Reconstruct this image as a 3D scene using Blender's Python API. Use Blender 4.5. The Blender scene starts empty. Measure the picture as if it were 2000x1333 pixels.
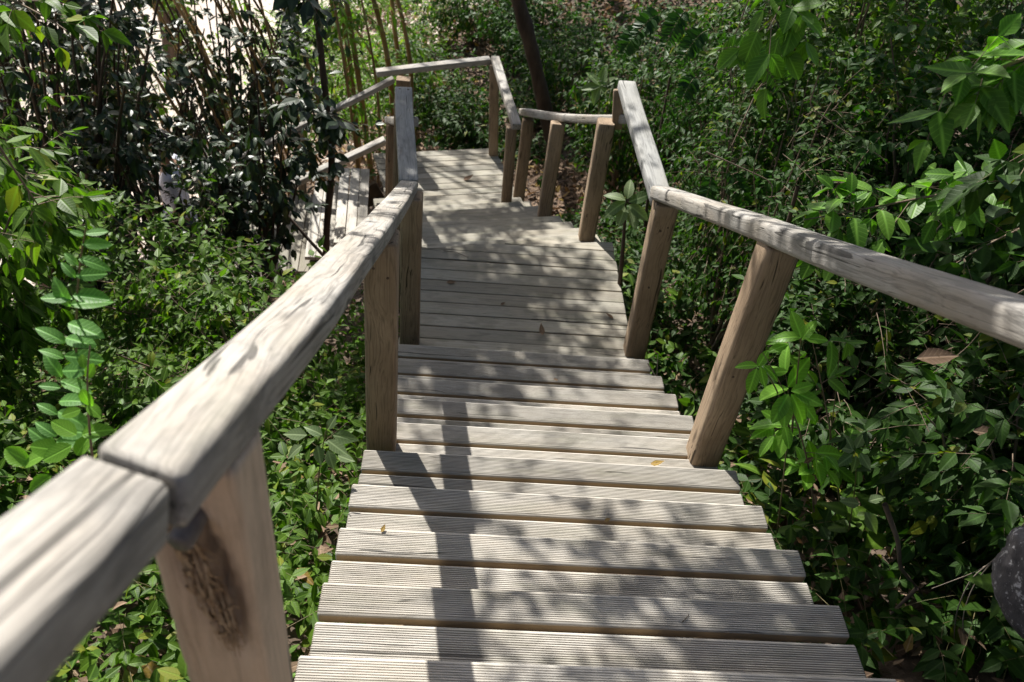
import bpy, bmesh, math, random
import numpy as np
from mathutils import Vector, Matrix
S = bpy.context.scene
R = math.radians

# ------------------------------------------------------------------ camera, sky, sun, exposure
PITCH, ROLL, YAW, FPX = R(39.465), R(6.851), R(-5.299), 1682.0
_cy, _sy = math.cos(YAW), math.sin(YAW)
FWD = Vector((-_sy*math.cos(PITCH), _cy*math.cos(PITCH), -math.sin(PITCH)))
_r = Vector((_cy, _sy, 0)); _u = _r.cross(FWD)
RIGHT = math.cos(ROLL)*_r + math.sin(ROLL)*_u
UP = -math.sin(ROLL)*_r + math.cos(ROLL)*_u
cd = bpy.data.cameras.new('camera'); cam = bpy.data.objects.new('camera', cd)
S.collection.objects.link(cam); S.camera = cam
cam.matrix_world = Matrix(((RIGHT.x, UP.x, -FWD.x, 0), (RIGHT.y, UP.y, -FWD.y, 0), (RIGHT.z, UP.z, -FWD.z, 0), (0, 0, 0, 1)))
cd.sensor_width = 36; cd.lens = FPX/2000*36; cd.clip_start = .02; cd.clip_end = 400
cd.dof.use_dof = True; cd.dof.focus_distance = 2.7; cd.dof.aperture_fstop = 5.6

W = bpy.data.worlds.new('World'); S.world = W; W.use_nodes = True
SUN_DIR = Vector((.43, -.90, -1.0)).normalized()          # the way the light travels
nt = W.node_tree; bg = nt.nodes['Background']
sky = nt.nodes.new('ShaderNodeTexSky'); sky.sky_type = 'NISHITA'; sky.sun_disc = False
sky.sun_elevation = math.asin(-SUN_DIR.z); sky.sun_rotation = math.atan2(-SUN_DIR.x, -SUN_DIR.y)
sky.dust_density = 3.0; sky.ozone_density = .6
nt.links.new(sky.outputs[0], bg.inputs[0]); bg.inputs[1].default_value = .062
sl = bpy.data.lights.new('sun', 'SUN'); sl.energy = 5.0; sl.angle = R(.53); sl.color = (1, .965, .91)
so = bpy.data.objects.new('sun', sl); S.collection.objects.link(so)
so.rotation_euler = SUN_DIR.to_track_quat('-Z', 'Y').to_euler(); so.location = (-4, 8, 9)
S.view_settings.view_transform = 'Standard'; S.view_settings.look = 'None'
S.view_settings.exposure = .93; S.view_settings.gamma = 1
S.cycles.max_bounces = 7; S.cycles.diffuse_bounces = 3; S.cycles.transmission_bounces = 4
S.cycles.transparent_max_bounces = 8; S.cycles.use_denoising = True
S.cycles.sample_clamp_indirect = 6

# ------------------------------------------------------------------ helpers
C = S.collection
def ray(px, py):
    return RIGHT*((px-1000)/FPX) - UP*((py-666.5)/FPX) + FWD
def at(px, py, Y):                      # measured point of the photograph at world distance Y
    d = ray(px, py); return d*(Y/d.y)
def atz(px, py, z):
    d = ray(px, py); return d*(z/d.z)

def tag(o, label=None, cat=None, group=None, kind=None):
    if label: o['label'] = label
    if cat: o['category'] = cat
    if group: o['group'] = group
    if kind: o['kind'] = kind
    return o
def thing(name, label, cat, loc=(0, 0, 0), group=None):
    o = bpy.data.objects.new(name, None); C.objects.link(o); o.location = loc
    o.empty_display_size = .1
    return tag(o, label, cat, group)
def link(name, me, mat, parent=None, mw=None):
    if mat is not None and not me.materials: me.materials.append(mat)
    o = bpy.data.objects.new(name, me); C.objects.link(o)
    mw = mw or Matrix.Identity(4)
    if parent is not None:
        o.parent = parent
        mw = Matrix.Translation(-Vector(parent.location)) @ mw
    o.matrix_basis = mw
    return o

def mesh_np(name, V, F, uv=None, rnd=None, smooth=True):
    """V (n,3), F (m,k) with k = 3 or 4; uv (n,2) per vertex; rnd (n,) per vertex"""
    me = bpy.data.meshes.new(name)
    V = np.ascontiguousarray(V, dtype=np.float32); F = np.ascontiguousarray(F, dtype=np.int32)
    k = F.shape[1]
    me.vertices.add(len(V)); me.vertices.foreach_set('co', V.ravel())
    me.loops.add(F.size); me.loops.foreach_set('vertex_index', F.ravel())
    me.polygons.add(len(F)); me.polygons.foreach_set('loop_start', np.arange(0, F.size, k, dtype=np.int32))
    me.polygons.foreach_set('use_smooth', np.full(len(F), smooth, dtype=bool))
    me.update(calc_edges=True)
    if uv is not None:
        l = me.uv_layers.new(name='UVMap')
        l.data.foreach_set('uv', np.ascontiguousarray(uv[F.ravel()], dtype=np.float32).ravel())
    if rnd is not None:
        a = me.attributes.new('rnd', 'FLOAT', 'POINT'); a.data.foreach_set('value', np.ascontiguousarray(rnd, dtype=np.float32))
    return me

# ------------------------------------------------------------------ materials
class N:
    def __init__(s, name):
        s.m = bpy.data.materials.new(name); s.m.use_nodes = True; s.t = s.m.node_tree; s.t.nodes.clear()
        s.out = s.t.nodes.new('ShaderNodeOutputMaterial')
    def n(s, kind, **kw):
        x = s.t.nodes.new('ShaderNode'+kind)
        for k, v in kw.items():
            if k in ('operation', 'blend_type', 'data_type', 'wave_type', 'bands_direction', 'rings_direction', 'attribute_name', 'feature', 'noise_dimensions', 'vector_type', 'distance'): setattr(x, k, v)
            else: x.inputs[k.replace('_', ' ')].default_value = v
        return x
    def l(s, a, b): s.t.links.new(a, b); return s
    def mapping(s, vec, scale, loc=(0, 0, 0)):
        m = s.n('Mapping'); m.inputs['Scale'].default_value = scale; m.inputs['Location'].default_value = loc
        s.l(vec, m.inputs['Vector']); return m.outputs[0]
    def noise(s, vec, scale, detail=4, rough=.55, dist=0):
        x = s.n('TexNoise'); x.inputs['Scale'].default_value = scale; x.inputs['Detail'].default_value = detail
        x.inputs['Roughness'].default_value = rough; x.inputs['Distortion'].default_value = dist
        if vec is not None: s.l(vec, x.inputs['Vector'])
        return x.outputs['Fac']
    def ramp(s, fac, stops):
        r = s.n('ValToRGB'); e = r.color_ramp.elements
        while len(e) < len(stops): e.new(.5)
        for i, (p, c) in enumerate(stops):
            e[i].position = p; e[i].color = (c if len(c) == 4 else (*c, 1)) if isinstance(c, tuple) else (c, c, c, 1)
        s.l(fac, r.inputs[0]); return r.outputs[0]
    def mix(s, fac, a, b, mode='MIX'):
        x = s.n('MixRGB', blend_type=mode)
        for i, v in ((0, fac), (1, a), (2, b)):
            if hasattr(v, 'is_output'): s.l(v, x.inputs[i])
            elif i == 0: x.inputs[0].default_value = v
            else: x.inputs[i].default_value = (*v, 1)
        return x.outputs[0]
    def math(s, op, a, b=None):
        x = s.n('Math', operation=op)
        for i, v in ((0, a), (1, b)):
            if v is None: continue
            if hasattr(v, 'is_output'): s.l(v, x.inputs[i])
            else: x.inputs[i].default_value = v
        return x.outputs[0]

def wood(name, light, dark, brown, brown_amt=.4, grain=1.0, rough=.8, moss=.0, streak=.6, bump=.35, use_attr=False, crack=.27, knots=.5, stain=.5):
    s = N(name); tc = s.n('TexCoord'); P = tc.outputs['Object']
    oi = s.n('ObjectInfo')
    off = s.n('CombineXYZ'); s.l(s.math('MULTIPLY', oi.outputs['Random'], 37.), off.inputs[0]); s.l(s.math('MULTIPLY', oi.outputs['Random'], 11.), off.inputs[1])
    add = s.n('VectorMath', operation='ADD'); s.l(P, add.inputs[0]); s.l(off.outputs[0], add.inputs[1]); P = add.outputs[0]
    if use_attr:
        at_ = s.n('Attribute', attribute_name='rnd')
        o2 = s.n('CombineXYZ'); s.l(s.math('MULTIPLY', at_.outputs['Fac'], 23.), o2.inputs[0]); s.l(s.math('MULTIPLY', at_.outputs['Fac'], 5.), o2.inputs[2])
        ad2 = s.n('VectorMath', operation='ADD'); s.l(P, ad2.inputs[0]); s.l(o2.outputs[0], ad2.inputs[1]); P = ad2.outputs[0]
    warp = s.noise(s.mapping(P, (1.6, 5, 5)), 1.5, 2)
    wv = s.n('CombineXYZ'); s.l(s.math('MULTIPLY', warp, .09*grain), wv.inputs[1]); s.l(s.math('MULTIPLY', warp, .07*grain), wv.inputs[2])
    ad = s.n('VectorMath', operation='ADD'); s.l(P, ad.inputs[0]); s.l(wv.outputs[0], ad.inputs[1]); Q = ad.outputs[0]
    ring = s.noise(s.mapping(Q, (.35, 20, 20)), 1.6, 3, .5)          # growth bands along the length
    rng = s.math('FRACT', s.math('MULTIPLY', ring, 9.0*grain))
    rings = s.ramp(rng, [(0, .25), (.12, .9), (.75, 1.), (1, .3)])
    fine = s.noise(s.mapping(Q, (5, 300, 300)), 1.0, 4, .65)
    pores = s.ramp(s.noise(s.mapping(Q, (9, 170, 170)), 1.0, 3, .6), [(.30, .25), (.43, 1.)])
    blotch = s.ramp(s.noise(s.mapping(P, (1.6, 4, 4)), 1.7, 4, .6), [(.35, 0.), (.68, 1.)])
    col = s.mix(fine, dark, light)
    col = s.mix(s.math('MULTIPLY', blotch, brown_amt), col, brown)
    col = s.mix(streak*.55, col, rings, 'MULTIPLY')
    col = s.mix(streak*.5, col, pores, 'MULTIPLY')
    cr = s.ramp(s.noise(s.mapping(Q, (.9, 60, 60), (3, 1, 2)), 1.3, 2, .4), [(crack, .10), (crack+.025, 1.)])      # drying cracks
    col = s.mix(.8, col, cr, 'MULTIPLY')
    var = s.math('ADD', s.math('MULTIPLY', oi.outputs['Random'], .22), .89)
    if use_attr: var = s.math('MULTIPLY', var, s.math('ADD', s.math('MULTIPLY', at_.outputs['Fac'], .44), .74))
    hv = s.n('HueSaturation'); s.l(var, hv.inputs['Value']); s.l(col, hv.inputs['Color']); col = hv.outputs[0]
    vk = s.n('TexVoronoi', feature='F1'); vk.inputs['Scale'].default_value = 1.; s.l(s.mapping(Q, (3.2, 11, 11)), vk.inputs['Vector'])
    kn = s.ramp(vk.outputs['Distance'], [(.06, 1.), (.13, .35), (.17, 0.)])
    col = s.mix(s.math('MULTIPLY', kn, knots), col, tuple(x*.28 for x in dark))
    sn = s.ramp(s.noise(s.mapping(P, (3, 7, 7), (5, 2, 9)), 1.5, 6, .7), [(.50, 0.), (.66, 1.)])
    col = s.mix(s.math('MULTIPLY', sn, stain), col, tuple(x*.55 for x in dark))
    if use_attr:
        ge = s.n('TexCoord'); sn_ = s.n('SeparateXYZ'); s.l(ge.outputs['Normal'], sn_.inputs[0]); sf_ = s.ramp(s.math('ABSOLUTE', sn_.outputs[1]), [(.8, 0.), (.93, 1.)])
        px_ = s.n('SeparateXYZ'); s.l(ge.outputs['Object'], px_.inputs[0]); lo_ = s.ramp(s.math('MULTIPLY', px_.outputs[2], -40.), [(.16, 0.), (.3, 1.)])
        col = s.mix(s.math('MULTIPLY', s.math('MULTIPLY', sf_, lo_), .75), col, (.30, .215, .115))
        dt = s.n('Attribute', attribute_name='groove_tone'); col = s.mix(s.math('MULTIPLY', dt.outputs['Fac'], .6), col, (.16, .13, .10))  # groove bottoms mixed towards dark brown
    if moss:
        mz = s.ramp(s.noise(s.mapping(P, (2, 9, 9)), 2.4, 5, .7), [(.5, 0.), (.7, 1.)])
        col = s.mix(s.math('MULTIPLY', mz, moss), col, (.16, .17, .09))
    b = s.n('BsdfPrincipled'); s.l(col, b.inputs['Base Color']); b.inputs['Roughness'].default_value = rough
    b.inputs['Specular IOR Level'].default_value = .25
    h = s.math('ADD', s.math('MULTIPLY', rings, .35), s.math('ADD', s.math('MULTIPLY', fine, .7), s.math('MULTIPLY', cr, 1.2)))
    bp = s.n('Bump'); bp.inputs['Strength'].default_value = bump; bp.inputs['Distance'].default_value = .003
    s.l(h, bp.inputs['Height']); s.l(bp.outputs[0], b.inputs['Normal']); s.l(b.outputs[0], s.out.inputs[0])
    return s.m

def leafmat(name, c1, c2, c3=None, rough=.42, trans=.34, vein=.5, tint=(.75, 1.0, .25), spots=0., spec=.2):
    """c1..c2 along the leaf's own random number, c3 for the few oddly coloured leaves"""
    s = N(name); a = s.n('Attribute', attribute_name='rnd'); r = a.outputs['Fac']
    uv = s.n('TexCoord').outputs['UV']; sp = s.n('SeparateXYZ'); s.l(uv, sp.inputs[0])
    stops = [(0., c1), (.86, c2)]
    if c3: stops += [(.93, c2), (.965, c3)]
    col = s.ramp(r, stops)
    v = s.math('ABSOLUTE', s.math('SUBTRACT', sp.outputs[1], .5))
    mid = s.ramp(v, [(0., 1.), (.05, 0.)])
    side = s.math('FRACT', s.math('SUBTRACT', s.math('MULTIPLY', sp.outputs[0], 8.), s.math('MULTIPLY', v, 6.)))
    sd = s.ramp(side, [(0., 1.), (.14, 0.), (.9, 0.), (1., 1.)])
    vn = s.math('MAXIMUM', mid, s.math('MULTIPLY', sd, .45))
    col = s.mix(s.math('MULTIPLY', vn, vein), col, tuple(min(1, x*2.1+.02) for x in c2))
    if spots:
        g = s.n('TexCoord').outputs['Object']
        col = s.mix(s.math('MULTIPLY', s.ramp(s.noise(g, 90, 3), [(.6, 0.), (.68, 1.)]), spots), col, (.10, .07, .03))
    b = s.n('BsdfPrincipled'); s.l(col, b.inputs['Base Color']); b.inputs['Roughness'].default_value = rough
    b.inputs['Specular IOR Level'].default_value = spec
    bp = s.n('Bump'); bp.inputs['Strength'].default_value = .35; bp.inputs['Distance'].default_value = .002
    s.l(s.math('MULTIPLY', vn, -1.), bp.inputs['Height']); s.l(bp.outputs[0], b.inputs['Normal'])
    t = s.n('BsdfTranslucent'); s.l(s.mix(1., s.mix(.5, col, col, 'ADD'), tint, 'MULTIPLY'), t.inputs['Color'])
    t2 = s.n('MixShader'); t2.inputs[0].default_value = trans; s.l(b.outputs[0], t2.inputs[1]); s.l(t.outputs[0], t2.inputs[2])
    s.l(t2.outputs[0], s.out.inputs[0]); return s.m

def simple(name, a, b_, scale=8, rough=.8, stretch=(1, 1, 1), bump=.3, metallic=0, spec=.3):
    s = N(name); P = s.n('TexCoord').outputs['Object']
    f = s.noise(s.mapping(P, stretch), scale, 6, .6)
    col = s.ramp(f, [(.3, a), (.7, b_)])
    p = s.n('BsdfPrincipled'); s.l(col, p.inputs['Base Color']); p.inputs['Roughness'].default_value = rough
    p.inputs['Metallic'].default_value = metallic; p.inputs['Specular IOR Level'].default_value = spec
    bp = s.n('Bump'); bp.inputs['Strength'].default_value = bump; bp.inputs['Distance'].default_value = .01
    s.l(f, bp.inputs['Height']); s.l(bp.outputs[0], p.inputs['Normal']); s.l(p.outputs[0], s.out.inputs[0]); return s.m

M = dict(
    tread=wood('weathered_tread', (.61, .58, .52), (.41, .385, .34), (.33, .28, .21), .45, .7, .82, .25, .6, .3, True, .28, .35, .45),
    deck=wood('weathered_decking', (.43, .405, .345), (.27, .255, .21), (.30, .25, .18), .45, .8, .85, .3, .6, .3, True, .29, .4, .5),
    rail=wood('sunbleached_rail', (.54, .52, .48), (.29, .275, .25), (.30, .245, .18), .6, .8, .75, .15, .85, .5, False, .32, .8, .75),
    greyrail=wood('grey_rail', (.42, .42, .40), (.25, .25, .24), (.30, .28, .23), .35, .8, .8, .15, .8, .5, False, .32, .6, .5),
    post=wood('brown_post', (.47, .36, .25), (.31, .22, .14), (.15, .095, .055), .5, .9, .75, .0, .85, .5, False, .31, .8, .4),
    freshpost=wood('pine_post', (.72, .57, .43), (.58, .43, .30), (.42, .27, .16), .35, .5, .7, .0, .4, .5),
    stringer=wood('stringer', (.30, .24, .16), (.20, .15, .10), (.14, .10, .06), .5, .8, .85, .1, .6, .3),
    ground_leaf=leafmat('carpet_leaf', (0.02755, 0.0664, 0.007373), (0.09009, 0.166, 0.01659), (0.1802, 0.1992, 0.02304), .48, .36, .4),
    hedge_leaf=leafmat('hedge_leaf', (0.01483, 0.03985, 0.005069), (0.03603, 0.08538, 0.0106), (0.1378, 0.1518, 0.01382), .52, .36, .35),
    round_leaf=leafmat('round_leaf', (0.02008, 0.06127, 0.009128), (0.04107, 0.1062, 0.01468), None, .5, .36, .3),
    dark_leaf=leafmat('glossy_dark_leaf', (0.0112, 0.024, 0.0104), (0.0272, 0.048, 0.0176), (0.08, 0.072, 0.016), .40, .18, .4, spec=.42),
    bright_leaf=leafmat('bright_leaf', (.12, .26, .03), (.17, .34, .045), None, .36, .45, .6),
    pale_leaf=leafmat('pale_leaf', (0.112, 0.175, 0.07), (0.182, 0.231, 0.119), None, .5, .4, .7),
    compound_leaf=leafmat('compound_leaf', (0.05476, 0.1388, 0.01587), (0.1004, 0.2042, 0.02381), None, .42, .42, .75),
    sapling_leaf=leafmat('sapling_leaf', (.08, .20, .045), (.14, .29, .075), None, .45, .42, .8),
    fern_leaf=leafmat('feather_leaf', (0.01546, 0.04743, 0.00816), (0.0287, 0.07906, 0.01296), None, .42, .3, .3),
    canopy_leaf=leafmat('canopy_leaf', (0.024, 0.064, 0.0144), (0.048, 0.104, 0.024), None, .4, .22, .3),
    bamboo_leaf=leafmat('bamboo_leaf', (0.07, 0.14, 0.0175), (0.119, 0.196, 0.028), (0.245, 0.21, 0.056), .5, .5, .2),
    dry_leaf=leafmat('dry_leaf', (0.088, 0.052, 0.032), (0.24, 0.168, 0.112), (0.24, 0.16, 0.032), .8, .12, .4, (1, .8, .55), .5, .2),
    stem=simple('green_stem', (.10, .11, .04), (.17, .12, .06), 30, .6),
    twig=simple('twig_bark', (.12, .085, .055), (.24, .18, .13), 25, .85, (1, 1, .4)),
    bark=simple('dark_bark', (.035, .024, .017), (.10, .07, .05), 14, .9, (1, 1, .25), .7),
    palebark=simple('pale_bark', (.16, .13, .10), (.30, .25, .20), 14, .9, (1, 1, .25), .6),
    bamboo=simple('bamboo_cane', (.16, .095, .035), (.36, .23, .08), 9, .45, (1, 1, .2), .1),
)

# ------------------------------------------------------------------ timber shapes
def rounded(w, t, r, n=3):
    """cross-section (y, z) of a w x t bar with rounded edges, centred"""
    pts = []
    for cx, cz, a0 in ((w/2-r, t/2-r, 0), (-w/2+r, t/2-r, 90), (-w/2+r, -t/2+r, 180), (w/2-r, -t/2+r, 270)):
        for k in range(n+1):
            a = R(a0+90*k/n); pts.append((cx+r*math.cos(a), cz+r*math.sin(a)))
    return pts
def grooved(w, t, n=12, depth=.0036, r=.006):
    """a deck board: ribs along the top, rounded arrises"""
    pts = [(w/2, -t/2+.002), (w/2, t/2-r), (w/2-r*.35, t/2-r*.35), (w/2-r, t/2)]
    span = w-2*r; p = span/n
    for k in range(n):
        y = w/2-r-k*p
        pts += [(y-p*.54, t/2), (y-p*.62, t/2-depth), (y-p*.92, t/2-depth), (y-p*1.0, t/2)]
    pts = pts[:-1] + [(-w/2+r, t/2)]
    pts += [(-w/2+r*.35, t/2-r*.35), (-w/2, t/2-r), (-w/2, -t/2+.002), (-w/2+.002, -t/2), (w/2-.002, -t/2)]
    return pts
def loft(sec, xs, warp=None, end_round=.004, scale_fn=None):
    """sweep a section along x; returns V, F(quads), with capped ends as quads via centre fans (degenerate avoided)"""
    n = len(sec); V = []; F = []
    sec = np.array(sec)
    rings = []
    for i, x in enumerate(xs):
        s_ = 1.0
        ring = sec.copy()
        if i == 0 or i == len(xs)-1:
            mx = np.abs(ring).max(0); ring = ring*(1-end_round/mx)
        if scale_fn: ring = ring*scale_fn(x)
        dy, dz = warp(x) if warp else (0, 0)
        rings.append(np.column_stack([np.full(n, x), ring[:, 0]+dy, ring[:, 1]+dz]))
    V = np.concatenate(rings); m = len(xs)
    idx = np.arange(n); nx = (idx+1) % n
    for i in range(m-1):
        F.append(np.column_stack([i*n+idx, (i+1)*n+idx, (i+1)*n+nx, i*n+nx]))
    F = np.concatenate(F)
    c0 = len(V); V = np.concatenate([V, [rings[0].mean(0)], [rings[-1].mean(0)]])
    T = np.concatenate([np.column_stack([np.full(n, c0), idx, nx]), np.column_stack([np.full(n, c0+1), (m-1)*n+nx, (m-1)*n+idx])])
    return V, F, T
def mesh_mixed(name, V, Q, T, rnd=None, smooth_quads=False, flat_mask=None):
    me = bpy.data.meshes.new(name)
    me.vertices.add(len(V)); me.vertices.foreach_set('co', np.asarray(V, dtype=np.float32).ravel())
    L = np.concatenate([Q.ravel(), T.ravel()]).astype(np.int32)
    me.loops.add(len(L)); me.loops.foreach_set('vertex_index', L)
    st = np.concatenate([np.arange(0, Q.size, 4), Q.size+np.arange(0, T.size, 3)]).astype(np.int32)
    me.polygons.add(len(st)); me.polygons.foreach_set('loop_start', st)
    sm = np.zeros(len(st), bool)
    if smooth_quads: sm[:len(Q)] = True
    me.polygons.foreach_set('use_smooth', sm)
    me.update(calc_edges=True)
    if rnd is not None:
        a = me.attributes.new('rnd', 'FLOAT', 'POINT'); a.data.foreach_set('value', np.asarray(rnd, dtype=np.float32))
    return me
rng = np.random.default_rng(7); random.seed(7)

def frame(A, B, up=Vector((0, 0, 1))):
    x = (B-A).normalized(); y = up.cross(x).normalized(); z = x.cross(y)
    m = Matrix((x, y, z)).transposed().to_4x4(); m.translation = A; return m
def beam(name, A, B, w, t, mat, parent, up=Vector((0, 0, 1)), r=.008, wob=.0, tap=1.0, seg=None, nr=3, lump=0.0, skew=(0, 0), bow=None):
    A, B = Vector(A), Vector(B); Ln = (B-A).length
    seg = seg or max(4, int(Ln/.06))
    xs = [0, .006] + [Ln*k/seg for k in range(1, seg)] + [Ln-.006, Ln]
    ph = [random.uniform(0, 6.3) for _ in range(4)]
    bw = (lambda x: float(np.interp(x/Ln, bow[0], bow[1]))) if bow else (lambda x: 0.)
    wp = lambda x: (bw(x)+wob*(math.sin(x*2.3+ph[0])+.4*math.sin(x*6.1+ph[1])), wob*(math.sin(x*1.9+ph[2])+.4*math.sin(x*5.3+ph[3])))
    sf = lambda x: (1+(tap-1)*x/Ln)*(1+lump*math.sin(x*9+ph[1]))
    V, Q, T = loft(rounded(w, t, r, nr), xs, wp, .005, sf)
    if skew[0] or skew[1]:
        k0 = np.clip(1-V[:, 0]/.05, 0, 1); k1 = np.clip(1-(Ln-V[:, 0])/.05, 0, 1)
        jag = .0016*np.sin(V[:, 1]*240)+.0012*np.sin(V[:, 1]*95+V[:, 2]*60)
        V[:, 0] += k0*(skew[0]*V[:, 1]+jag)+k1*(skew[1]*V[:, 1]-jag)
    me = mesh_mixed(name, V, Q, T, smooth_quads=True)
    return link(name, me, mat, parent, frame(A, B, up))

def boards(name, items, mat, parent, origin, ang=0, groove=True, t=.032, tilt=(0, 0)):
    """items: (x0, x1, ynear, yfar[, groovecount]) in the local frame whose y runs down the stairs; one mesh"""
    Vs, Qs, Ts, Rn, Dt = [], [], [], [], []; off = 0
    for it in items:
        x0, x1, y0, y1 = it[:4]; w = y1-y0
        jl, jr = random.uniform(-.004, .004), random.uniform(-.004, .004)
        sec = grooved(w, t, max(6, int(round(w/.0062))), .0028) if groove else rounded(w, t, .004, 2)
        n = 11; X = np.linspace(x0+jl, x1+jr, n); xs = [X[0], X[0]+.0035, X[0]+.009]+list(X[1:-1])+[X[-1]-.009, X[-1]-.0035, X[-1]]
        hz = t/2-.0018 if groove else 9
        bow = random.uniform(-.0015, .0015); yj = random.uniform(-.0012, .0012); tw = random.uniform(-.0012, .0012)
        L = x1-x0
        V, Q, T = loft(sec, xs, lambda x: (yj+tw*(x-x0)/L, bow*math.sin(math.pi*(x-x0)/L)), .0035)
        V = V+np.array([0, (y0+y1)/2, -t/2])
        if len(it) > 5:      # wedge: far edge slides between left / right values
            fl, fr = it[4], it[5]
            k = (V[:, 0]-x0)/L; lim = fl+(fr-fl)*k
            V[:, 1] = np.minimum(V[:, 1], np.maximum(lim, y0+.0005))
        Vs.append(V); Qs.append(Q+off); Ts.append(T+off); off += len(V); Rn.append(np.full(len(V), random.random())); Dt.append(((V[:, 2] < -.0018-.0008) & (V[:, 2] > -.0065) & (np.abs(V[:, 1]-(y0+y1)/2) < w/2-.0065) & bool(groove)).astype(float))
    V = np.concatenate(Vs)
    me = mesh_mixed(name, V, np.concatenate(Qs), np.concatenate(Ts), np.concatenate(Rn))
    a_ = me.attributes.new('groove_tone', 'FLOAT', 'POINT'); a_.data.foreach_set('value', np.concatenate(Dt).astype(np.float32))
    m = Matrix.Translation(origin) @ Matrix.Rotation(ang, 4, 'Z') @ Matrix.Rotation(tilt[0], 4, 'Y')
    return link(name, me, mat, parent, m)

# ------------------------------------------------------------------ the stairs
XL, XR, Y0, Z0, G, H = -.260, .945, .9026, -1.573, .2479, .1201
def zk(k): return Z0-k*H
ZL = -2.817          # landing
ZD = -3.85           # lower deck
UPV = Vector((0, 0, 1))

st = thing('staircase', 'upper flight of ribbed grey wooden steps running down from the camera', 'staircase', (.34, .9, -2.0))
for k in range(-4, 10):
    y = Y0+k*G
    it = [(XL-.004, XR, y-.0835, y), (XL-.004, XR, y-.196, y-.1003)]
    o = boards('tread', it, M['tread'], st, Vector((0, 0, zk(k))), R(-.35), True)
    o.location.y += .004
for x in (XL+.17, XR-.20):
    beam('stringer', (x, -.25, zk(-4)-.20), (x, Y0+9*G-.02, zk(9)-.17), .045, .20, M['stringer'], st, r=.004)

ld = thing('landing', 'middle landing of flat planks between the two flights', 'platform', (.34, 3.7, ZL))
its = []
yb = 3.493
for i in (-3, -2, -1): its.append((XL, XR-.001, yb+i*.1022+.003, yb+(i+1)*.1022-.003))
for i in range(7): its.append((XL, XR, yb+i*.1022+.003, yb+(i+1)*.1022-.003))
sl_ = lambda y: y
its.append((XL, XR, 4.211, 4.307, 4.178, 4.52)); 
its.append((XL+.55, XR, 4.313, 4.411, 4.178+.55*.197, 4.416))
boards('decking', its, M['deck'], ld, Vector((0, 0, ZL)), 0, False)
for x in (XL+.12, .34, XR-.12): beam('joist', (x, 3.15, ZL-.09), (x, 4.12, ZL-.09), .045, .11, M['stringer'], ld, r=.004)

# lower flight: turned 12.5 degrees to the left
A2 = R(12.5); R0 = Vector((.944, 4.416, 0)); D2 = Vector((-.0535, .2355, 0)); NS = 10
rise2 = (ZL-ZD)/NS
lf = thing('staircase', 'lower flight of narrow wooden steps turning left below the landing', 'staircase', (.3, 5.5, -3.3))
for n in range(1, NS):
    P = R0+D2*n; z = ZL-rise2*n
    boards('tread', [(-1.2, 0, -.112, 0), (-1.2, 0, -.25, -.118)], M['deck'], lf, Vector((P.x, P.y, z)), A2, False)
u2 = Vector((math.cos(A2), math.sin(A2), 0))
for s_ in (-1.05, -.16):
    a = R0+D2*.3+u2*s_; b = R0+D2*(NS-.2)+u2*s_
    beam('stringer', (a.x, a.y, ZL-rise2*.3-.17), (b.x, b.y, ZD+rise2*.2-.17), .045, .18, M['stringer'], lf, r=.004)

A3 = R(14.5); u3 = Vector((math.cos(A3), math.sin(A3), 0)); v3 = Vector((-math.sin(A3), math.cos(A3), 0))
DO = Vector((.306, 7.545, 0))      # far right corner of the deck
dk = thing('deck', 'small lower deck in dappled sun with shadow bars across its planks', 'platform', (-.1, 7.0, ZD))
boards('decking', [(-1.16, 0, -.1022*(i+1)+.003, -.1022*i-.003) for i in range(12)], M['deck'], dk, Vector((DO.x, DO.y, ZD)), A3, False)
for s_ in (-1.1, -.6, -.08):
    a = DO+u3*s_-v3*.05; b = DO+u3*s_-v3*1.18
    beam('joist', (a.x, a.y, ZD-.10), (b.x, b.y, ZD-.10), .045, .13, M['stringer'], dk, r=.004)

# side flight going down to the left from the deck; its boards run towards the camera
sf = thing('staircase', 'side flight dropping away to the left behind the long near handrail', 'staircase', (-1.6, 6.4, -4.4))
E0 = Vector((-.841, 7.176, 0))      # far end of the first nosing
for n in range(0, 11):
    P = E0-u3*(.238*n); z = ZD-.12-.12*n
    # local x along the board (towards the camera), local y = downhill
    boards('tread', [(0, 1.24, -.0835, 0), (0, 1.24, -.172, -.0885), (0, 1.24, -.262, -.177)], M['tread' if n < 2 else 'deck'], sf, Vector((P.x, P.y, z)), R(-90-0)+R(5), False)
for s_ in (.12, 1.08):
    dv = Vector((math.cos(R(-85)), math.sin(R(-85)), 0))
    a = E0+dv*s_+u3*.1; b = E0+dv*s_-u3*2.5
    beam('stringer', (a.x, a.y, ZD-.28), (b.x, b.y, ZD-.28-1.31), .045, .2, M['stringer'], sf, r=.004)

# ------------------------------------------------------------------ railings
CP = -.283; SL = H/G
def rp(x, y, c=CP, dz=0): return Vector((x, y, c-SL*y+dz))
NRM = Vector((0, SL, 1)).normalized()
RT = .050                      # rail thickness
def rail(name, x0, y0, x1, y1, c0, c1, w, mat, parent, **kw):
    a = rp(x0, y0, c0)-NRM*RT/2; b = rp(x1, y1, c1)-NRM*RT/2
    return beam(name, a, b, w, RT, mat, parent, r=.010, wob=kw.get('wob', .002), nr=4, lump=kw.get('lump', .004), skew=kw.get('skew', (0, 0)), bow=kw.get('bow'))

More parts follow.
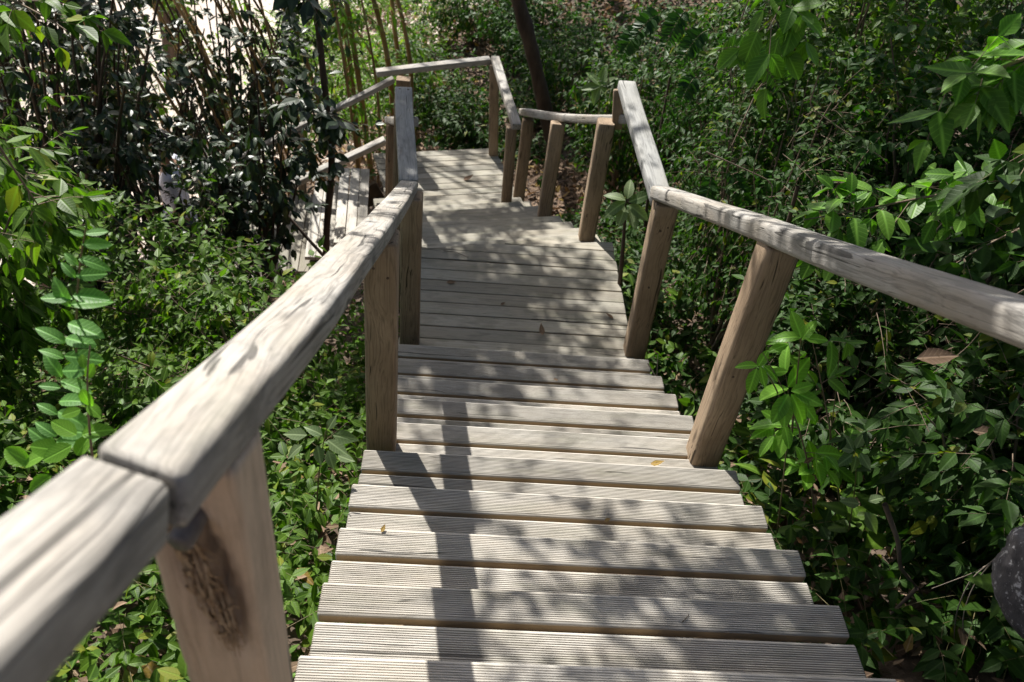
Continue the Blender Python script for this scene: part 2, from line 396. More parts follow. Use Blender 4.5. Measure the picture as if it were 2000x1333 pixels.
ra = thing('railing', 'long near left handrail, sunbleached, crossing the lower left corner', 'railing', (-.21, 1.9, -2.2))
_by = np.linspace(0, 1, 25); _bx = np.interp(.438+_by*2.992, [.4, .9, 1.4, 1.95, 2.5, 3.5], [-.2275, -.209, -.211, -.209, -.214, -.231])
_bx = np.convolve(np.pad(_bx, 2, 'edge'), np.ones(5)/5, 'valid')      # the plank is slightly bowed
rail('handrail', -.2275, .438, -.231, 3.43, CP, CP, .080, M['rail'], ra, wob=.0015, skew=(.62, 0), bow=(_by, -(_bx-(-.2275-.0035*_by))))
rail('handrail', -.322, -1.0, -.2285, .429, CP+.004, CP-.004, .083, M['rail'], ra, wob=.002, skew=(0, .55))['label'] = 'blurred nearest length of handrail with a dark split at its end'
# near post: torn pine with a bolt set in a gouge
def near_post(parent):
    w, d, z1, z0 = .092, .10, -.283-SL*.55-.045, -1.75
    nz = 70
    sec = rounded(w, d, .010, 3); pts = []
    for (p, q) in sec: pts.append((p, q))
    # densify section
    dn = []
    for i in range(len(pts)):
        a, b = pts[i], pts[(i+1) % len(pts)]
        L = math.hypot(b[0]-a[0], b[1]-a[1]); n = max(1, int(L/.005))
        for k in range(n): dn.append((a[0]+(b[0]-a[0])*k/n, a[1]+(b[1]-a[1])*k/n))
    if len(dn) % 2: dn.pop()
    n = len(dn); V = []
    rr = np.random.default_rng(3)
    for j in range(nz+1):
        z = z0+(z1-z0)*j/nz
        for (x, y) in dn:
            g = 0; zz = z-z1; nearf = y < -d*.3
            if nearf:        # gouge on the face towards the camera, widest below the bolt
                cx = -.012+.024*max(0, (-zz-.05)/.15)
                ww = .010+.011*math.sin(max(0, min(1, (-zz)/.26))*math.pi)
                e = math.exp(-((x-cx)/ww)**2)*(1 if -.30 < zz else 0)*math.sin(max(0, min(1, (-zz+.0)/.30))*math.pi)
                g = e*(.030+.005*math.sin(zz*190+x*300)+.004*math.sin(x*900+zz*40))
            fray = .0016*math.sin(zz*120)*math.sin(zz*47+1) if x < -w*.4 else 0
            zt = CP-SL*(.555+y)-RT*1.112+.0015     # underside of the rail here
            V.append((x+fray, y+g+.0006*math.sin(x*700), z0+(zt-z0)*j/nz))
    F = []
    for j in range(nz):
        for i in range(n):
            a, b = j*n+i, j*n+(i+1) % n
            F.append((a, b, b+n, a+n))
    top = [nz*n+i for i in range(n)]
    V = V+[tuple(np.mean(np.array(V)[nz*n:], 0))]
    F += [(nz*n+i, nz*n+i+1, nz*n+(i+2) % n, len(V)-1) for i in range(0, n, 2)]
    me = mesh_np('post', np.array(V), np.array(F))
    # object turned so the wood's local x runs up the post
    o = link('post', me, M['freshpost'], parent, Matrix.Translation((-.226, .555, 0)))
    me.transform(Matrix.Rotation(R(90), 4, 'Y')); o.matrix_basis = o.matrix_basis @ Matrix.Rotation(R(-90), 4, 'Y')
    o['label'] = 'raw pine near post with torn wood grain'
    return o, z1
npo, z1 = near_post(ra)
def tube_np(P, rad, sides=8):
    """P (k,3) path, rad (k,) radii -> V, quads (open ends)"""
    P = np.asarray(P, float); k = len(P); rad = np.broadcast_to(rad, (k,))
    t = np.gradient(P, axis=0); t /= np.linalg.norm(t, axis=1, keepdims=True)+1e-9
    ref = np.tile(np.array([.31, .17, .93]), (k, 1)); u = np.cross(t, ref); u /= np.linalg.norm(u, axis=1, keepdims=True)+1e-9; v = np.cross(t, u)
    a = np.arange(sides)*2*np.pi/sides
    V = P[:, None]+rad[:, None, None]*(u[:, None]*np.cos(a)[None, :, None]+v[:, None]*np.sin(a)[None, :, None])
    V = V.reshape(-1, 3); i = np.arange(sides); nx = (i+1) % sides
    F = np.concatenate([np.column_stack([j*sides+i, j*sides+nx, (j+1)*sides+nx, (j+1)*sides+i]) for j in range(k-1)])
    return V, F
def join(parts):
    Vs, Fs, off = [], [], 0
    for V, F in parts: Vs.append(V); Fs.append(F+off); off += len(V)
    return np.concatenate(Vs), np.concatenate(Fs)
# bolt head (grey pipe end) and torn fibres below it
mb = simple('dull_steel', (.10, .09, .085), (.20, .18, .17), 60, .6, (1, 1, 1), .3, .35, .4)
bz = z1-.052
bz = -.655; bc = Vector((-.226, .503, bz))
bdir = Vector((-.25, -1, -.15)).normalized()
P = np.array([bc+bdir*t for t in (-.03, 0, .020, .023, .0232)]); V, F = tube_np(P, np.array([.0125, .0125, .0125, .010, .0005]), 20)
link('bolt', mesh_np('bolt', V, F), mb, ra)
fm = simple('torn_fibre', (.20, .12, .065), (.60, .44, .28), 60, .9)
fr = []
rr = np.random.default_rng(5)
for i in range(150):
    q0 = rr.random(); z = bz-.012-q0*.15; x = -.237+q0*.022+rr.normal()*.006; L = .02+rr.random()*.045
    p0 = np.array([x, .506-rr.random()*.011, z]); p = [p0+np.array([(.25*t+.02*math.sin(t*5+i))*L, -.010*math.sin(t*3+i), -t*L]) for t in np.linspace(0, 1, 6)]
    fr.append(tube_np(p, np.linspace(.0017, .0004, 6), 5))
V, F = join(fr); link('torn_fibres', mesh_np('torn_fibres', V, F), fm, ra)

screw_mat = simple('rusty_screw', (.05, .035, .03), (.14, .09, .06), 90, .6, (1, 1, 1), .2, .3, .4)
def screws(pts, nrm, parent, r=.0045):
    for p in pts:
        n = Vector(nrm).normalized(); P_ = np.array([Vector(p)-n*.004, Vector(p)+n*.0012, Vector(p)+n*.002, Vector(p)+n*.0021]); V, F = tube_np(P_, np.array([r, r, r*.8, .0003]), 10)
        link('screw', mesh_np('screw', V, F), screw_mat, parent)
def post(A, B, mat, parent, w=.10, d=.10, r=.012, **kw):
    return beam('post', A, B, w, d, mat, parent, up=Vector((0, 1, 0)), r=r, wob=kw.get('wob', .002), lump=kw.get('lump', .006), nr=3)
post((-.208, 2.02, -2.45), (-.205, 2.02, -.283-SL*2.02-.060), M['post'], ra, .094, .094)
post((-.200, 3.32, -3.0), (-.205, 3.32, -.283-SL*3.32-.060), M['post'], ra, .094, .094)

# landing rail, left
rb = thing('railing', 'weathered grey plank rail over the left side of the landing', 'railing', (-.27, 3.9, ZL))
a = at(797, 351, 3.44); b = at(790, 171, 4.25)
beam('handrail', a-UPV*.02, b-UPV*.02, .088, .045, M['greyrail'], rb, r=.006, wob=.004, seg=16)
screws([(b.x-.022, b.y-.03, b.z+.003), (b.x+.022, b.y-.03, b.z+.003)], (0, 0, 1), rb, .006)
post((-.30, 4.22, -3.3), (b.x+.003, b.y-.05, b.z-.045), M['post'], rb, .095, .095)

# lower flight, left
rc = thing('railing', 'mostly hidden handrail on the left of the lower flight, its end cap lit', 'railing', (-.5, 5.6, -3.3))
a = Vector((-.285, 4.32, -2.06)); b = at(764, 229, 6.3)
beam('handrail', a-UPV*.028, b-UPV*.028, .095, .055, M['rail'], rc, r=.012, wob=.003)
for t in (.93, .80, .40):
    p = a.lerp(b, t); post((p.x-.01, p.y, p.z-1.15), (p.x, p.y, p.z-.05), M['post'], rc, .085, .095)

# right, upper flight
rd = thing('railing', 'pale handrail running off the right edge on brown posts', 'railing', (.91, 2.0, -2.2))
beam('handrail', rp(.908, -.9, -.2335)-NRM*RT/2, rp(.905, 3.40, -.222)-NRM*RT/2, .100, .062, M['rail'], rd, r=.016, wob=.003, nr=4, lump=.004)
p1 = post((.905, 2.062, -2.5), (.915, 2.052, -.222-SL*2.05-.052), M['post'], rd, .104, .104, .018)
p2 = post((.955, 3.395, -3.05), (.925, 3.345, -.222-SL*3.36-.05), M['post'], rd, .105, .105, .016)
screws([(.905, 2.002, -1.36), (.935, 2.003, -1.40), (.895, 2.006, -1.75)], (0, -1, 0), rd)
screws([(.915, 3.295, -2.03), (.945, 3.296, -2.01), (.925, 3.300, -2.35)], (0, -1, 0), rd)
screws([(-.225, 1.972, -1.40), (-.185, 1.972, -1.43)], (0, -1, 0), ra)
# right, landing
re_ = thing('railing', 'level grey-green rail over the right side of the landing', 'railing', (.9, 4.0, ZL))
a = at(1298, 380, 3.42); b = at(1224, 157, 4.62)
beam('handrail', a-UPV*.04, b-UPV*.028, .098, .055, M['greyrail'], re_, r=.010, wob=.003, seg=20)
bl = at(1197, 222, 4.60)
beam('brace', Vector((b.x-.035, b.y-.005, b.z-.055)), Vector((.885, 4.60, -2.17)), .06, .03, M['post'], re_, up=Vector((0, 1, 0)), r=.004)
# right, lower flight
rf = thing('railing', 'sagging pale handrail right of the lower flight on three posts', 'railing', (.7, 5.5, -3.3))
def sagrail(A, B, sag):
    A, B = Vector(A), Vector(B); Ln = (B-A).length
    xs = [0, .006]+[Ln*k/30 for k in range(1, 30)]+[Ln-.006, Ln]
    V, Q, T = loft(rounded(.095, .055, .012, 3), xs, lambda x: (0, -sag*math.sin(math.pi*x/Ln)), .005)
    return link('handrail', mesh_mixed('handrail', V, Q, T, smooth_quads=True), M['rail'], rf, frame(A, B))
sagrail(Vector((.948, 4.50, -2.055)), Vector((.496, 6.72, -3.080)), .022)
post((.815, 4.60, -3.5), (.818, 4.60, -2.125), M['post'], rf, .098, .098, .014)
post((.615, 5.40, -3.9), (.660, 5.63, -2.640), M['post'], rf, .098, .098, .014)
post((.500, 6.42, -4.2), (.520, 6.54, -3.055), M['post'], rf, .095, .095, .014)
# deck rails
rg = thing('railing', 'level rail along the right edge of the lower deck with a broken end', 'railing', (.35, 6.8, ZD))
a = at(968, 109, 7.47); b = at(1009, 243, 6.10)
beam('handrail', a-UPV*.025, b-UPV*.025, .072, .05, M['rail'], rg, r=.006, wob=.003)
post((.335, 7.42, ZD-.5), (.240, 7.41, a.z-.05), M['post'], rg, .088, .088, .02)
post((.40, 6.16, -4.1), (.372, 6.15, b.z-.045), M['post'], rg, .084, .084, .02)
rh = thing('railing', 'far rail across the back of the lower deck, open to the slope', 'railing', (-.3, 7.4, ZD))
a = at(735, 139, 7.18); b = at(958, 113, 7.45)
beam('handrail', a-UPV*.02, b-UPV*.02, .085, .05, M['rail'], rh, r=.006, wob=.004)
pt = at(788, 146, 7.33); post((pt.x-.02, 7.36, ZD-.6), (pt.x, 7.33, pt.z-.035), M['post'], rh, .125, .10, .012)
ri = thing('railing', 'far side handrail of the side flight behind the bamboo', 'railing', (-1.5, 7.1, -4.2))
a = at(770, 152, 7.28); dn = Vector((-.968, -.25, -.504)); b = a+dn*2.7
beam('handrail', a-UPV*.02, b-UPV*.02, .075, .045, M['rail'], ri, r=.01, wob=.006)
for t in (.85, 1.7, 2.55):
    p = a+dn*t; post((p.x, p.y, p.z-1.15), (p.x, p.y, p.z-.04), M['post'], ri, .07, .07)
rj = thing('railing', 'near side handrail of the side flight, slanting down left', 'railing', (-1.5, 6.0, -4.2))
a = at(752, 268, 6.36); b = a+dn*2.7
beam('handrail', a-UPV*.02, b-UPV*.02, .085, .045, M['rail'], rj, r=.01, wob=.006)
for t in (1.0, 1.9, 2.65):
    p = a+dn*t; post((p.x, p.y, p.z-1.1), (p.x, p.y, p.z-.04), M['post'], rj, .075, .075)

# ------------------------------------------------------------------ ground
def sst(a, b, x):
    t = np.clip((x-a)/(b-a), 0, 1); return t*t*(3-2*t)
_NS = [(rng.uniform(0, 6.3), rng.uniform(0, 6.3), rng.normal(size=2)) for _ in range(14)]
def bumps(x, y, f, amp):
    r = 0
    for i, (a, b, d) in enumerate(_NS):
        k = f*(1+i*.45); r = r+amp/(1+i*.45)*np.sin(x*d[0]*k+y*d[1]*k+a)
    return r
def ground_z(x, y):
    x = np.asarray(x, float); y = np.asarray(y, float)
    prof = np.interp(y, [-4, .9, 3.2, 4.3, 6.7, 7.6, 9, 14, 40], [.75, -1.62, -2.80, -2.90, -3.88, -4.0, -4.35, -4.9, -6.3])-.36
    left = np.maximum(0, -x-.45); right = np.maximum(0, x-1.15)
    prof = prof-left*.30*sst(2.6, 6.0, y)*(1-.6*sst(3, 7, left))-.22*sst(0, 1.2, left)*sst(3.5, 5.5, y)
    prof = prof+np.minimum(right, 5)*.42*(1-.75*sst(5.5, 8.5, y))
    far = sst(9, 16, y); prof = prof+far*1.6*sst(-1, 3, x)+far*.5
    return prof+bumps(x, y, 1.3, .045)*(.4+.6*sst(.2, 1.2, np.abs(x-.34)-.5))
gx = np.concatenate([np.arange(-30, -6, .8), np.arange(-6, 6, .1), np.arange(6, 30.1, .8)])
gy = np.concatenate([np.arange(-4, 12, .1), np.arange(12, 60.1, .8)])
GX, GY = np.meshgrid(gx, gy); V = np.column_stack([GX.ravel(), GY.ravel(), ground_z(GX, GY).ravel()])
n = len(gx); i, j = np.meshgrid(np.arange(n-1), np.arange(len(gy)-1)); a = (j*n+i).ravel()
F = np.column_stack([a, a+1, a+n+1, a+n])
s = N('soil'); P = s.n('TexCoord').outputs['Object']
f1 = s.noise(P, 9, 8, .7); f2 = s.noise(P, .35, 3, .5)
soil = s.ramp(f1, [(.3, (.035, .022, .014)), (.55, (.10, .07, .048)), (.75, (.22, .16, .12))])
sand = s.ramp(s.noise(P, 22, 6, .6), [(.3, (.40, .33, .27)), (.7, (.60, .53, .46))])
sx = s.n('SeparateXYZ'); s.l(P, sx.inputs[0])
# sandy path zone: far left, where the ground is bare
zx = s.math('SUBTRACT', s.math('MULTIPLY', sx.outputs[0], -1.), s.math('ADD', 1.6, s.math('MULTIPLY', s.math('SUBTRACT', 9.0, sx.outputs[1]), .45)))
zz = s.ramp(s.math('ADD', s.math('MULTIPLY', zx, .5), s.math('MULTIPLY', f2, .9)), [(.55, 0.), (.8, 1.)])
col = s.mix(zz, soil, sand)
b = s.n('BsdfPrincipled'); s.l(col, b.inputs['Base Color']); b.inputs['Roughness'].default_value = .95
bp = s.n('Bump'); bp.inputs['Strength'].default_value = .8; bp.inputs['Distance'].default_value = .03
s.l(f1, bp.inputs['Height']); s.l(bp.outputs[0], b.inputs['Normal']); s.l(b.outputs[0], s.out.inputs[0])
g = link('ground', mesh_np('ground', V, F), s.m); tag(g, 'sloping earth and bare sand under the plants', None, None, 'structure')

# ------------------------------------------------------------------ leaves
def leaf_template(kind, detail, curl=.15, fold=.18):
    """unit leaf along +x, width along y (unit length), normal +z -> V, T(tris), UV"""
    prof = {'ovate': [(0, 0), (.10, .10), (.30, .235), (.55, .21), (.78, .11), (.92, .035), (1, 0)],
            'ellip': [(0, 0), (.08, .10), (.28, .225), (.55, .25), (.80, .17), (.93, .08), (1, 0)],
            'round': [(0, 0), (.08, .18), (.28, .36), (.55, .40), (.80, .28), (.93, .14), (1, 0)],
            'lance': [(0, 0), (.10, .05), (.30, .12), (.55, .125), (.80, .06), (.93, .02), (1, 0)],
            'grass': [(0, 0), (.08, .025), (.30, .05), (.55, .045), (.80, .025), (.93, .01), (1, 0)]}[kind]
    if not detail: prof = [prof[0], prof[2], prof[4] if kind != 'grass' else prof[3], prof[6]]
    V, UV = [], []; n = len(prof)
    for (t, w) in prof:
        z = -curl*t*t
        if w == 0: V.append((t, 0, z)); UV.append((t, .5))
        else:
            V += [(t, -w, z+w*fold), (t, 0, z), (t, w, z+w*fold)]; UV += [(t, .5-w), (t, .5), (t, .5+w)]
    T = []
    T += [(0, 1, 2), (0, 2, 3)]
    for k in range(n-3):
        a = 1+3*k; b_ = a+3
        T += [(a, b_, b_+1), (a, b_+1, a+1), (a+1, b_+1, b_+2), (a+1, b_+2, a+2)]
    a = 1+3*(n-3); tip = a+3
    T += [(a, tip, a+1), (a+1, tip, a+2)]
    V = np.array(V); V[:, 2] += 0
    return V, np.array(T), np.array(UV)
TPL = {}
def tpl(kind, detail):
    if (kind, detail) not in TPL:
        TPL[(kind, detail)] = [leaf_template(kind, detail, c, f) for c, f in ((.05, .10), (.18, .22), (.32, .30), (.10, .45), (-.06, .15), (.5, .2))]
    return TPL[(kind, detail)]
def nz(a): return a/(np.linalg.norm(a, axis=-1, keepdims=True)+1e-9)
def place_leaves(pos, d, nrm, size, kind='ovate', detail=False, rg_=None, width=1.0):
    """returns V, F, UV, rnd"""
    rg_ = rg_ or rng; n = len(pos); d = nz(d); s_ = nz(np.cross(nrm, d)); u = np.cross(d, s_)
    pick = rg_.integers(0, 6, n); rnd = rg_.random(n)
    out = []; off = 0
    for k, (V, T, UV) in enumerate(tpl(kind, detail)):
        m = pick == k; c = int(m.sum())
        if not c: continue
        X = V[None, :, 0:1]*d[m][:, None]+V[None, :, 1:2]*width*s_[m][:, None]+V[None, :, 2:3]*u[m][:, None]
        X = pos[m][:, None]+X*size[m][:, None, None]
        nv = len(V)
        F = (T[None]+(np.arange(c)*nv)[:, None, None]+off).reshape(-1, 3)
        out.append((X.reshape(-1, 3), F, np.tile(UV, (c, 1)), np.repeat(rnd[m], nv))); off += c*nv
    return tuple(np.concatenate([o[i] for o in out]) for i in range(4))
def merge(L):
    off = 0; o = [[], [], [], []]
    for V, F, UV, rn in L: o[0].append(V); o[1].append(F+off); o[2].append(UV); o[3].append(rn); off += len(V)
    return tuple(np.concatenate(x) for x in o)
def rand_dirs(n, zmin=-1, rg_=None):
    rg_ = rg_ or rng; z = rg_.uniform(zmin, 1, n); a = rg_.uniform(0, 2*np.pi, n); r = np.sqrt(1-z*z)
    return np.column_stack([r*np.cos(a), r*np.sin(a), z])
def sprigs(base, d, L, nodes, size, kind, detail=False, droop=.35, sag=.25, ang=55, rg_=None, stem_r=.0012, taper=True, width=1., upb=.8, alt=False, tip=True):
    """leafy shoots: leaves in opposite pairs (or alternate) along a curved stem. returns leaf tuple, stem (V,F)"""
    rg_ = rg_ or rng; n = len(base); d = nz(d); L = np.broadcast_to(L, (n,)); size = np.broadcast_to(size, (n,))
    up = np.array([0, 0, 1.])
    side = nz(np.cross(d, up)+1e-3*rg_.normal(size=(n, 3)))
    t = (np.arange(nodes)+1)/nodes
    P = lambda tt: base[:, None]+d[:, None]*(L[:, None]*tt[None])[..., None]-up*(sag*L[:, None]*tt[None]**2)[..., None]
    pn = P(t); tan = nz(d[:, None]-up*(2*sag*t[None])[..., None])
    pos, dirs, nr, sz = [], [], [], []
    for sgn in (-1, 1):
        a = R(ang)+rg_.normal(0, .2, (n, nodes)); roll = rg_.normal(0, .35, (n, nodes))
        b2 = np.cross(tan, side[:, None])
        sd = side[:, None]*np.cos(roll)[..., None]+b2*np.sin(roll)[..., None]
        if not alt:       # decussate pairs turn a little from node to node
            q = (np.arange(nodes) % 2)*R(50); sd = sd*np.cos(q)[None, :, None]+b2*(np.sin(q)[None, :, None]*sgn)
        dd = tan*np.cos(a)[..., None]+sgn*sd*np.sin(a)[..., None]
        dd[..., 2] -= droop*rg_.random((n, nodes))
        nn = nz(np.cross(dd, np.cross(np.broadcast_to(up, dd.shape), dd))*upb+rg_.normal(0, .28, dd.shape)+.25*tan)
        ss = size[:, None]*rg_.uniform(.7, 1.15, (n, nodes))
        if taper: ss = ss*(.62+.5*np.sin(np.pi*np.clip(t, 0, .95))[None])
        sh = (L/nodes*.5)[:, None, None]*tan if (alt and sgn > 0) else 0
        pos.append((pn+sh).reshape(-1, 3)); dirs.append(dd.reshape(-1, 3)); nr.append(nn.reshape(-1, 3)); sz.append(ss.ravel())
    if tip:
        pos.append(pn[:, -1]); dd = tan[:, -1]+rg_.normal(0, .15, (n, 3)); dirs.append(dd); nr.append(nz(up+.4*rg_.normal(size=(n, 3)))); sz.append(size*rg_.uniform(.6, 1., n))
    lv = place_leaves(np.concatenate(pos), np.concatenate(dirs), np.concatenate(nr), np.concatenate(sz), kind, detail, rg_, width)
    # stems: three-sided
    k = 4; tt = np.linspace(0, 1, k); ps = P(tt); a = np.arange(3)*2*np.pi/3
    b2 = nz(np.cross(d, side))
    off = side[:, None, None]*np.cos(a)[None, None, :, None]+b2[:, None, None]*np.sin(a)[None, None, :, None]
    rad = stem_r*(1-.6*tt)[None, :, None, None]
    SV = (ps[:, :, None]+off*rad).reshape(-1, 3)
    i = np.arange(3); q = np.concatenate([np.column_stack([j*3+i, j*3+(i+1) % 3, (j+1)*3+(i+1) % 3, (j+1)*3+i]) for j in range(k-1)])
    SF = (q[None]+(np.arange(n)*k*3)[:, None, None]).reshape(-1, 4)
    return lv, (SV, SF)
def tris2(V, F): return V, F

def carpet(name, label, region, dens, size, kind, mat, L=(.10, .26), nodes=4, hgt=(0, .10), detail=False, seed=1, tiltout=1.0, mask=None, width=1.):
    rg_ = np.random.default_rng(seed); x0, x1, y0, y1 = region
    n = int(dens*(x1-x0)*(y1-y0)); x = rg_.uniform(x0, x1, n); y = rg_.uniform(y0, y1, n)
    if mask is not None: m = mask(x, y, rg_); x, y = x[m], y[m]; n = len(x)
    z = ground_z(x, y)+rg_.uniform(hgt[0], hgt[1], n)
    d = rand_dirs(n, .05, rg_)*np.array([tiltout, tiltout, 1])
    Ls = rg_.uniform(L[0], L[1], n)
    lv, st_ = sprigs(np.column_stack([x, y, z]), d, Ls, nodes, rg_.uniform(size[0], size[1], n), kind, detail, .3, .3, 60, rg_, .0012, True, width)
    o = link(name, mesh_np(name, lv[0], lv[1], lv[2], lv[3]), mat); tag(o, label, None, None, 'stuff')
    return o, st_

def bez(a, b, c, k=8):
    t = np.linspace(0, 1, k)[:, None]; a, b, c = map(np.asarray, (a, b, c)); return (1-t)**2*a+2*t*(1-t)*b+t*t*c
def shrub(name, label, cat, base, crown, rad, limbs, per_limb, size, kind, mat, smat=None, L=(.12, .28), nodes=4, r0=.012, detail=False, seed=1, group=None,
          droop=.35, sag=.2, ang=55, zmin=-.6, width=1., spread=.12, alt=False, down=False):
    """a bush: limbs curve from the base to points of an uneven crown, leafy shoots leave the limbs"""
    rg_ = np.random.default_rng(seed); base = np.array(base, float); crown = np.array(crown, float); rad = np.array(rad, float)
    t_ = thing(name, label, cat, tuple(base), group)
    parts, SB, SD = [], [], []
    for i in range(limbs):
        e = crown+rand_dirs(1, -.7, rg_)[0]*rad*rg_.uniform(.45, 1.0)
        mid = base*.45+e*.55+rg_.normal(0, .12, 3)*rad*.8+np.array([0, 0, .18*rad[2]])
        P = bez(base+rg_.normal(0, .02, 3), mid, e, 9)
        P[1:-1] += rg_.normal(0, .012, (7, 3))*rad.mean()*1.2
        parts.append(tube_np(P, np.linspace(r0, r0*.22, 9)*rg_.uniform(.6, 1), 6))
        tt = rg_.uniform(.25, 1., per_limb)**.8; idx = tt*8; i0 = np.clip(idx.astype(int), 0, 7); fr_ = (idx-i0)[:, None]
        pb = P[i0]*(1-fr_)+P[i0+1]*fr_+rg_.normal(0, spread, (per_limb, 3))*rad*.6
        dd = nz(pb-crown)*.8+rand_dirs(per_limb, zmin, rg_)*.9
        if down: dd[:, 2] -= .8
        SB.append(pb); SD.append(dd)
    SB, SD = np.concatenate(SB), np.concatenate(SD); n = len(SB)
    lv, sm_ = sprigs(SB, SD, rg_.uniform(L[0], L[1], n), nodes, rg_.uniform(size[0], size[1], n), kind, detail, droop, sag, ang, rg_, .0015, True, width, .8, alt)
    loc = base[None]
    V, F = join(parts+[sm_])
    link('stems', mesh_np('stems', V, F), smat or M['twig'], t_)
    link('foliage', mesh_np('foliage', lv[0], lv[1], lv[2], lv[3]), mat, t_)
    return t_
def leaf_mesh(lv, sm_, mat, th, smat):
    '''leaves and the thin shoots that carry them: one foliage mesh with two materials'''
    SV, SF = sm_; T = np.concatenate([SF[:, [0, 1, 2]], SF[:, [0, 2, 3]]])+len(lv[0])
    me = mesh_np('foliage', np.concatenate([lv[0], SV]), np.concatenate([lv[1], T]), np.concatenate([lv[2], np.full((len(SV), 2), .5)]), np.concatenate([lv[3], np.full(len(SV), .5)]))
    me.materials.append(mat); me.materials.append(smat)
    me.polygons.foreach_set('material_index', np.concatenate([np.zeros(len(lv[1]), np.int32), np.ones(len(T), np.int32)]))
    return link('foliage', me, None, th)

# ================================================================== plants and everything around the stairs
# --- carpets nobody could count
def near_stairs(x, y):
    inside = (x > -.31) & (x < .99) & (y < 4.3)
    e = .99-(y-4.3)*.23; w = -.29-(y-4.3)*.24
    inside |= (y >= 4.3) & (y < 7.7) & (x < e) & (x > w)
    side = (y > 5.6+(x+.6)*.2) & (y < 7.35+(x+.6)*.22) & (x < -.3) & (x > -3.4)
    return inside | side
m_out = lambda x, y, g_: ~near_stairs(x, y) & ~((x > .98) & (x < 1.38) & (y < 1.12) & (y > .45)) & ~((x < 0) & (x > -1.7) & (y > 4.05+(x+.3)*.25))
c1, s1 = carpet('ground_cover', 'dense low green creeper covering the bank left of the steps', (-3.4, -.24, -.1, 5.0), 330, (.038, .062), 'ovate', M['ground_leaf'],
       (.12, .30), 4, (-.02, .22), True, 11, 1.0, m_out)
V_, F_ = s1; o = link('creeper_stems', mesh_np('creeper_stems', V_, F_), M['stem']); tag(o, 'thin stems tangled through the left creeper', None, None, 'stuff')
c2, s2 = carpet('ground_cover', 'darker creeper covering the bank right of the steps', (.93, 3.6, -.1, 6.8), 260, (.045, .085), 'ovate', M['hedge_leaf'],
       (.12, .32), 4, (-.02, .24), True, 12, 1.0, m_out)
V_, F_ = s2; o = link('creeper_stems', mesh_np('creeper_stems', V_, F_), M['stem']); tag(o, 'thin stems tangled through the right creeper', None, None, 'stuff')
c5, s5 = carpet('ground_cover', 'taller broad-leaved shoots standing out of the left creeper', (-3.2, -.34, .2, 4.0), 14, (.060, .085), 'ellip', M['compound_leaf'],
       (.22, .42), 3, (.0, .1), True, 13, .5, m_out, 1.05)
c7, s7 = carpet('ground_cover', 'thick leafy creeper right under the near left handrail', (-1.7, -.27, .1, 3.0), 190, (.048, .072), 'ellip', M['ground_leaf'],
       (.10, .26), 3, (.0, .2), True, 15, 1., m_out, .95)
c6, s6 = carpet('ground_cover', 'taller long-leaved shoots standing out of the right creeper', (1.0, 3.2, .2, 4.6), 30, (.080, .12), 'lance', M['ground_leaf'],
       (.22, .42), 3, (.05, .2), True, 14, .6, m_out, 1.9)
# leaf litter
def litter(name, label, region, n, size, seed, zof=.0, dens=None):
    g_ = np.random.default_rng(seed); x = g_.uniform(region[0], region[1], n); y = g_.uniform(region[2], region[3], n)
    k = ~near_stairs(x, y)
    if dens is not None: k &= g_.random(n) < dens(x, y)
    x, y = x[k], y[k]; n = len(x)
    z = ground_z(x, y)+g_.uniform(.003, .03, n)+zof
    d = rand_dirs(n, -.25, g_); d[:, 2] *= .45; nr = np.column_stack([g_.normal(0, .45, n), g_.normal(0, .45, n), np.ones(n)])
    lv = place_leaves(np.column_stack([x, y, z]), d, nz(nr), g_.uniform(size[0], size[1], n), 'ovate', False, g_)
    o = link(name, mesh_np(name, *lv), M['dry_leaf']); tag(o, label, None, None, 'stuff')
litter('leaf_litter', 'brown dry leaves strewn over the slope behind the deck', (-2.5, 5.5, 7.0, 16.5), 26000, (.06, .14), 21)
litter('leaf_litter', 'brown dry leaves on the soil beside both flights', (-1.6, 2.6, .2, 8.0), 9000, (.03, .075), 22)
litter('leaf_litter', 'dead leaves caught in the creeper beside the upper flight', (-2.5, 3.0, .2, 4.2), 2600, (.03, .08), 23, .14)
# sunlit undergrowth beyond the deck
def unders(x, y, g_): return ~near_stairs(x, y) & (g_.random(len(x)) < .18+.82*np.clip(np.sin(x*1.9+.6)*np.cos(y*1.3+.4)+.25, 0, 1))
c3, s3 = carpet('undergrowth', 'yellow-green undergrowth in full sun behind the bamboo', (-3.4, -.3, 10.6, 16.0), 150, (.07, .12), 'lance', M['bamboo_leaf'], (.3, .7), 4, (.0, .25), False, 31, .9, unders, 1.5)
c4, s4 = carpet('undergrowth', 'scattered green seedlings on the leaf-strewn slope', (-1.0, 5.0, 7.8, 15.5), 34, (.06, .12), 'ovate', M['hedge_leaf'], (.15, .4), 3, (.0, .2), False, 32, .9, unders)

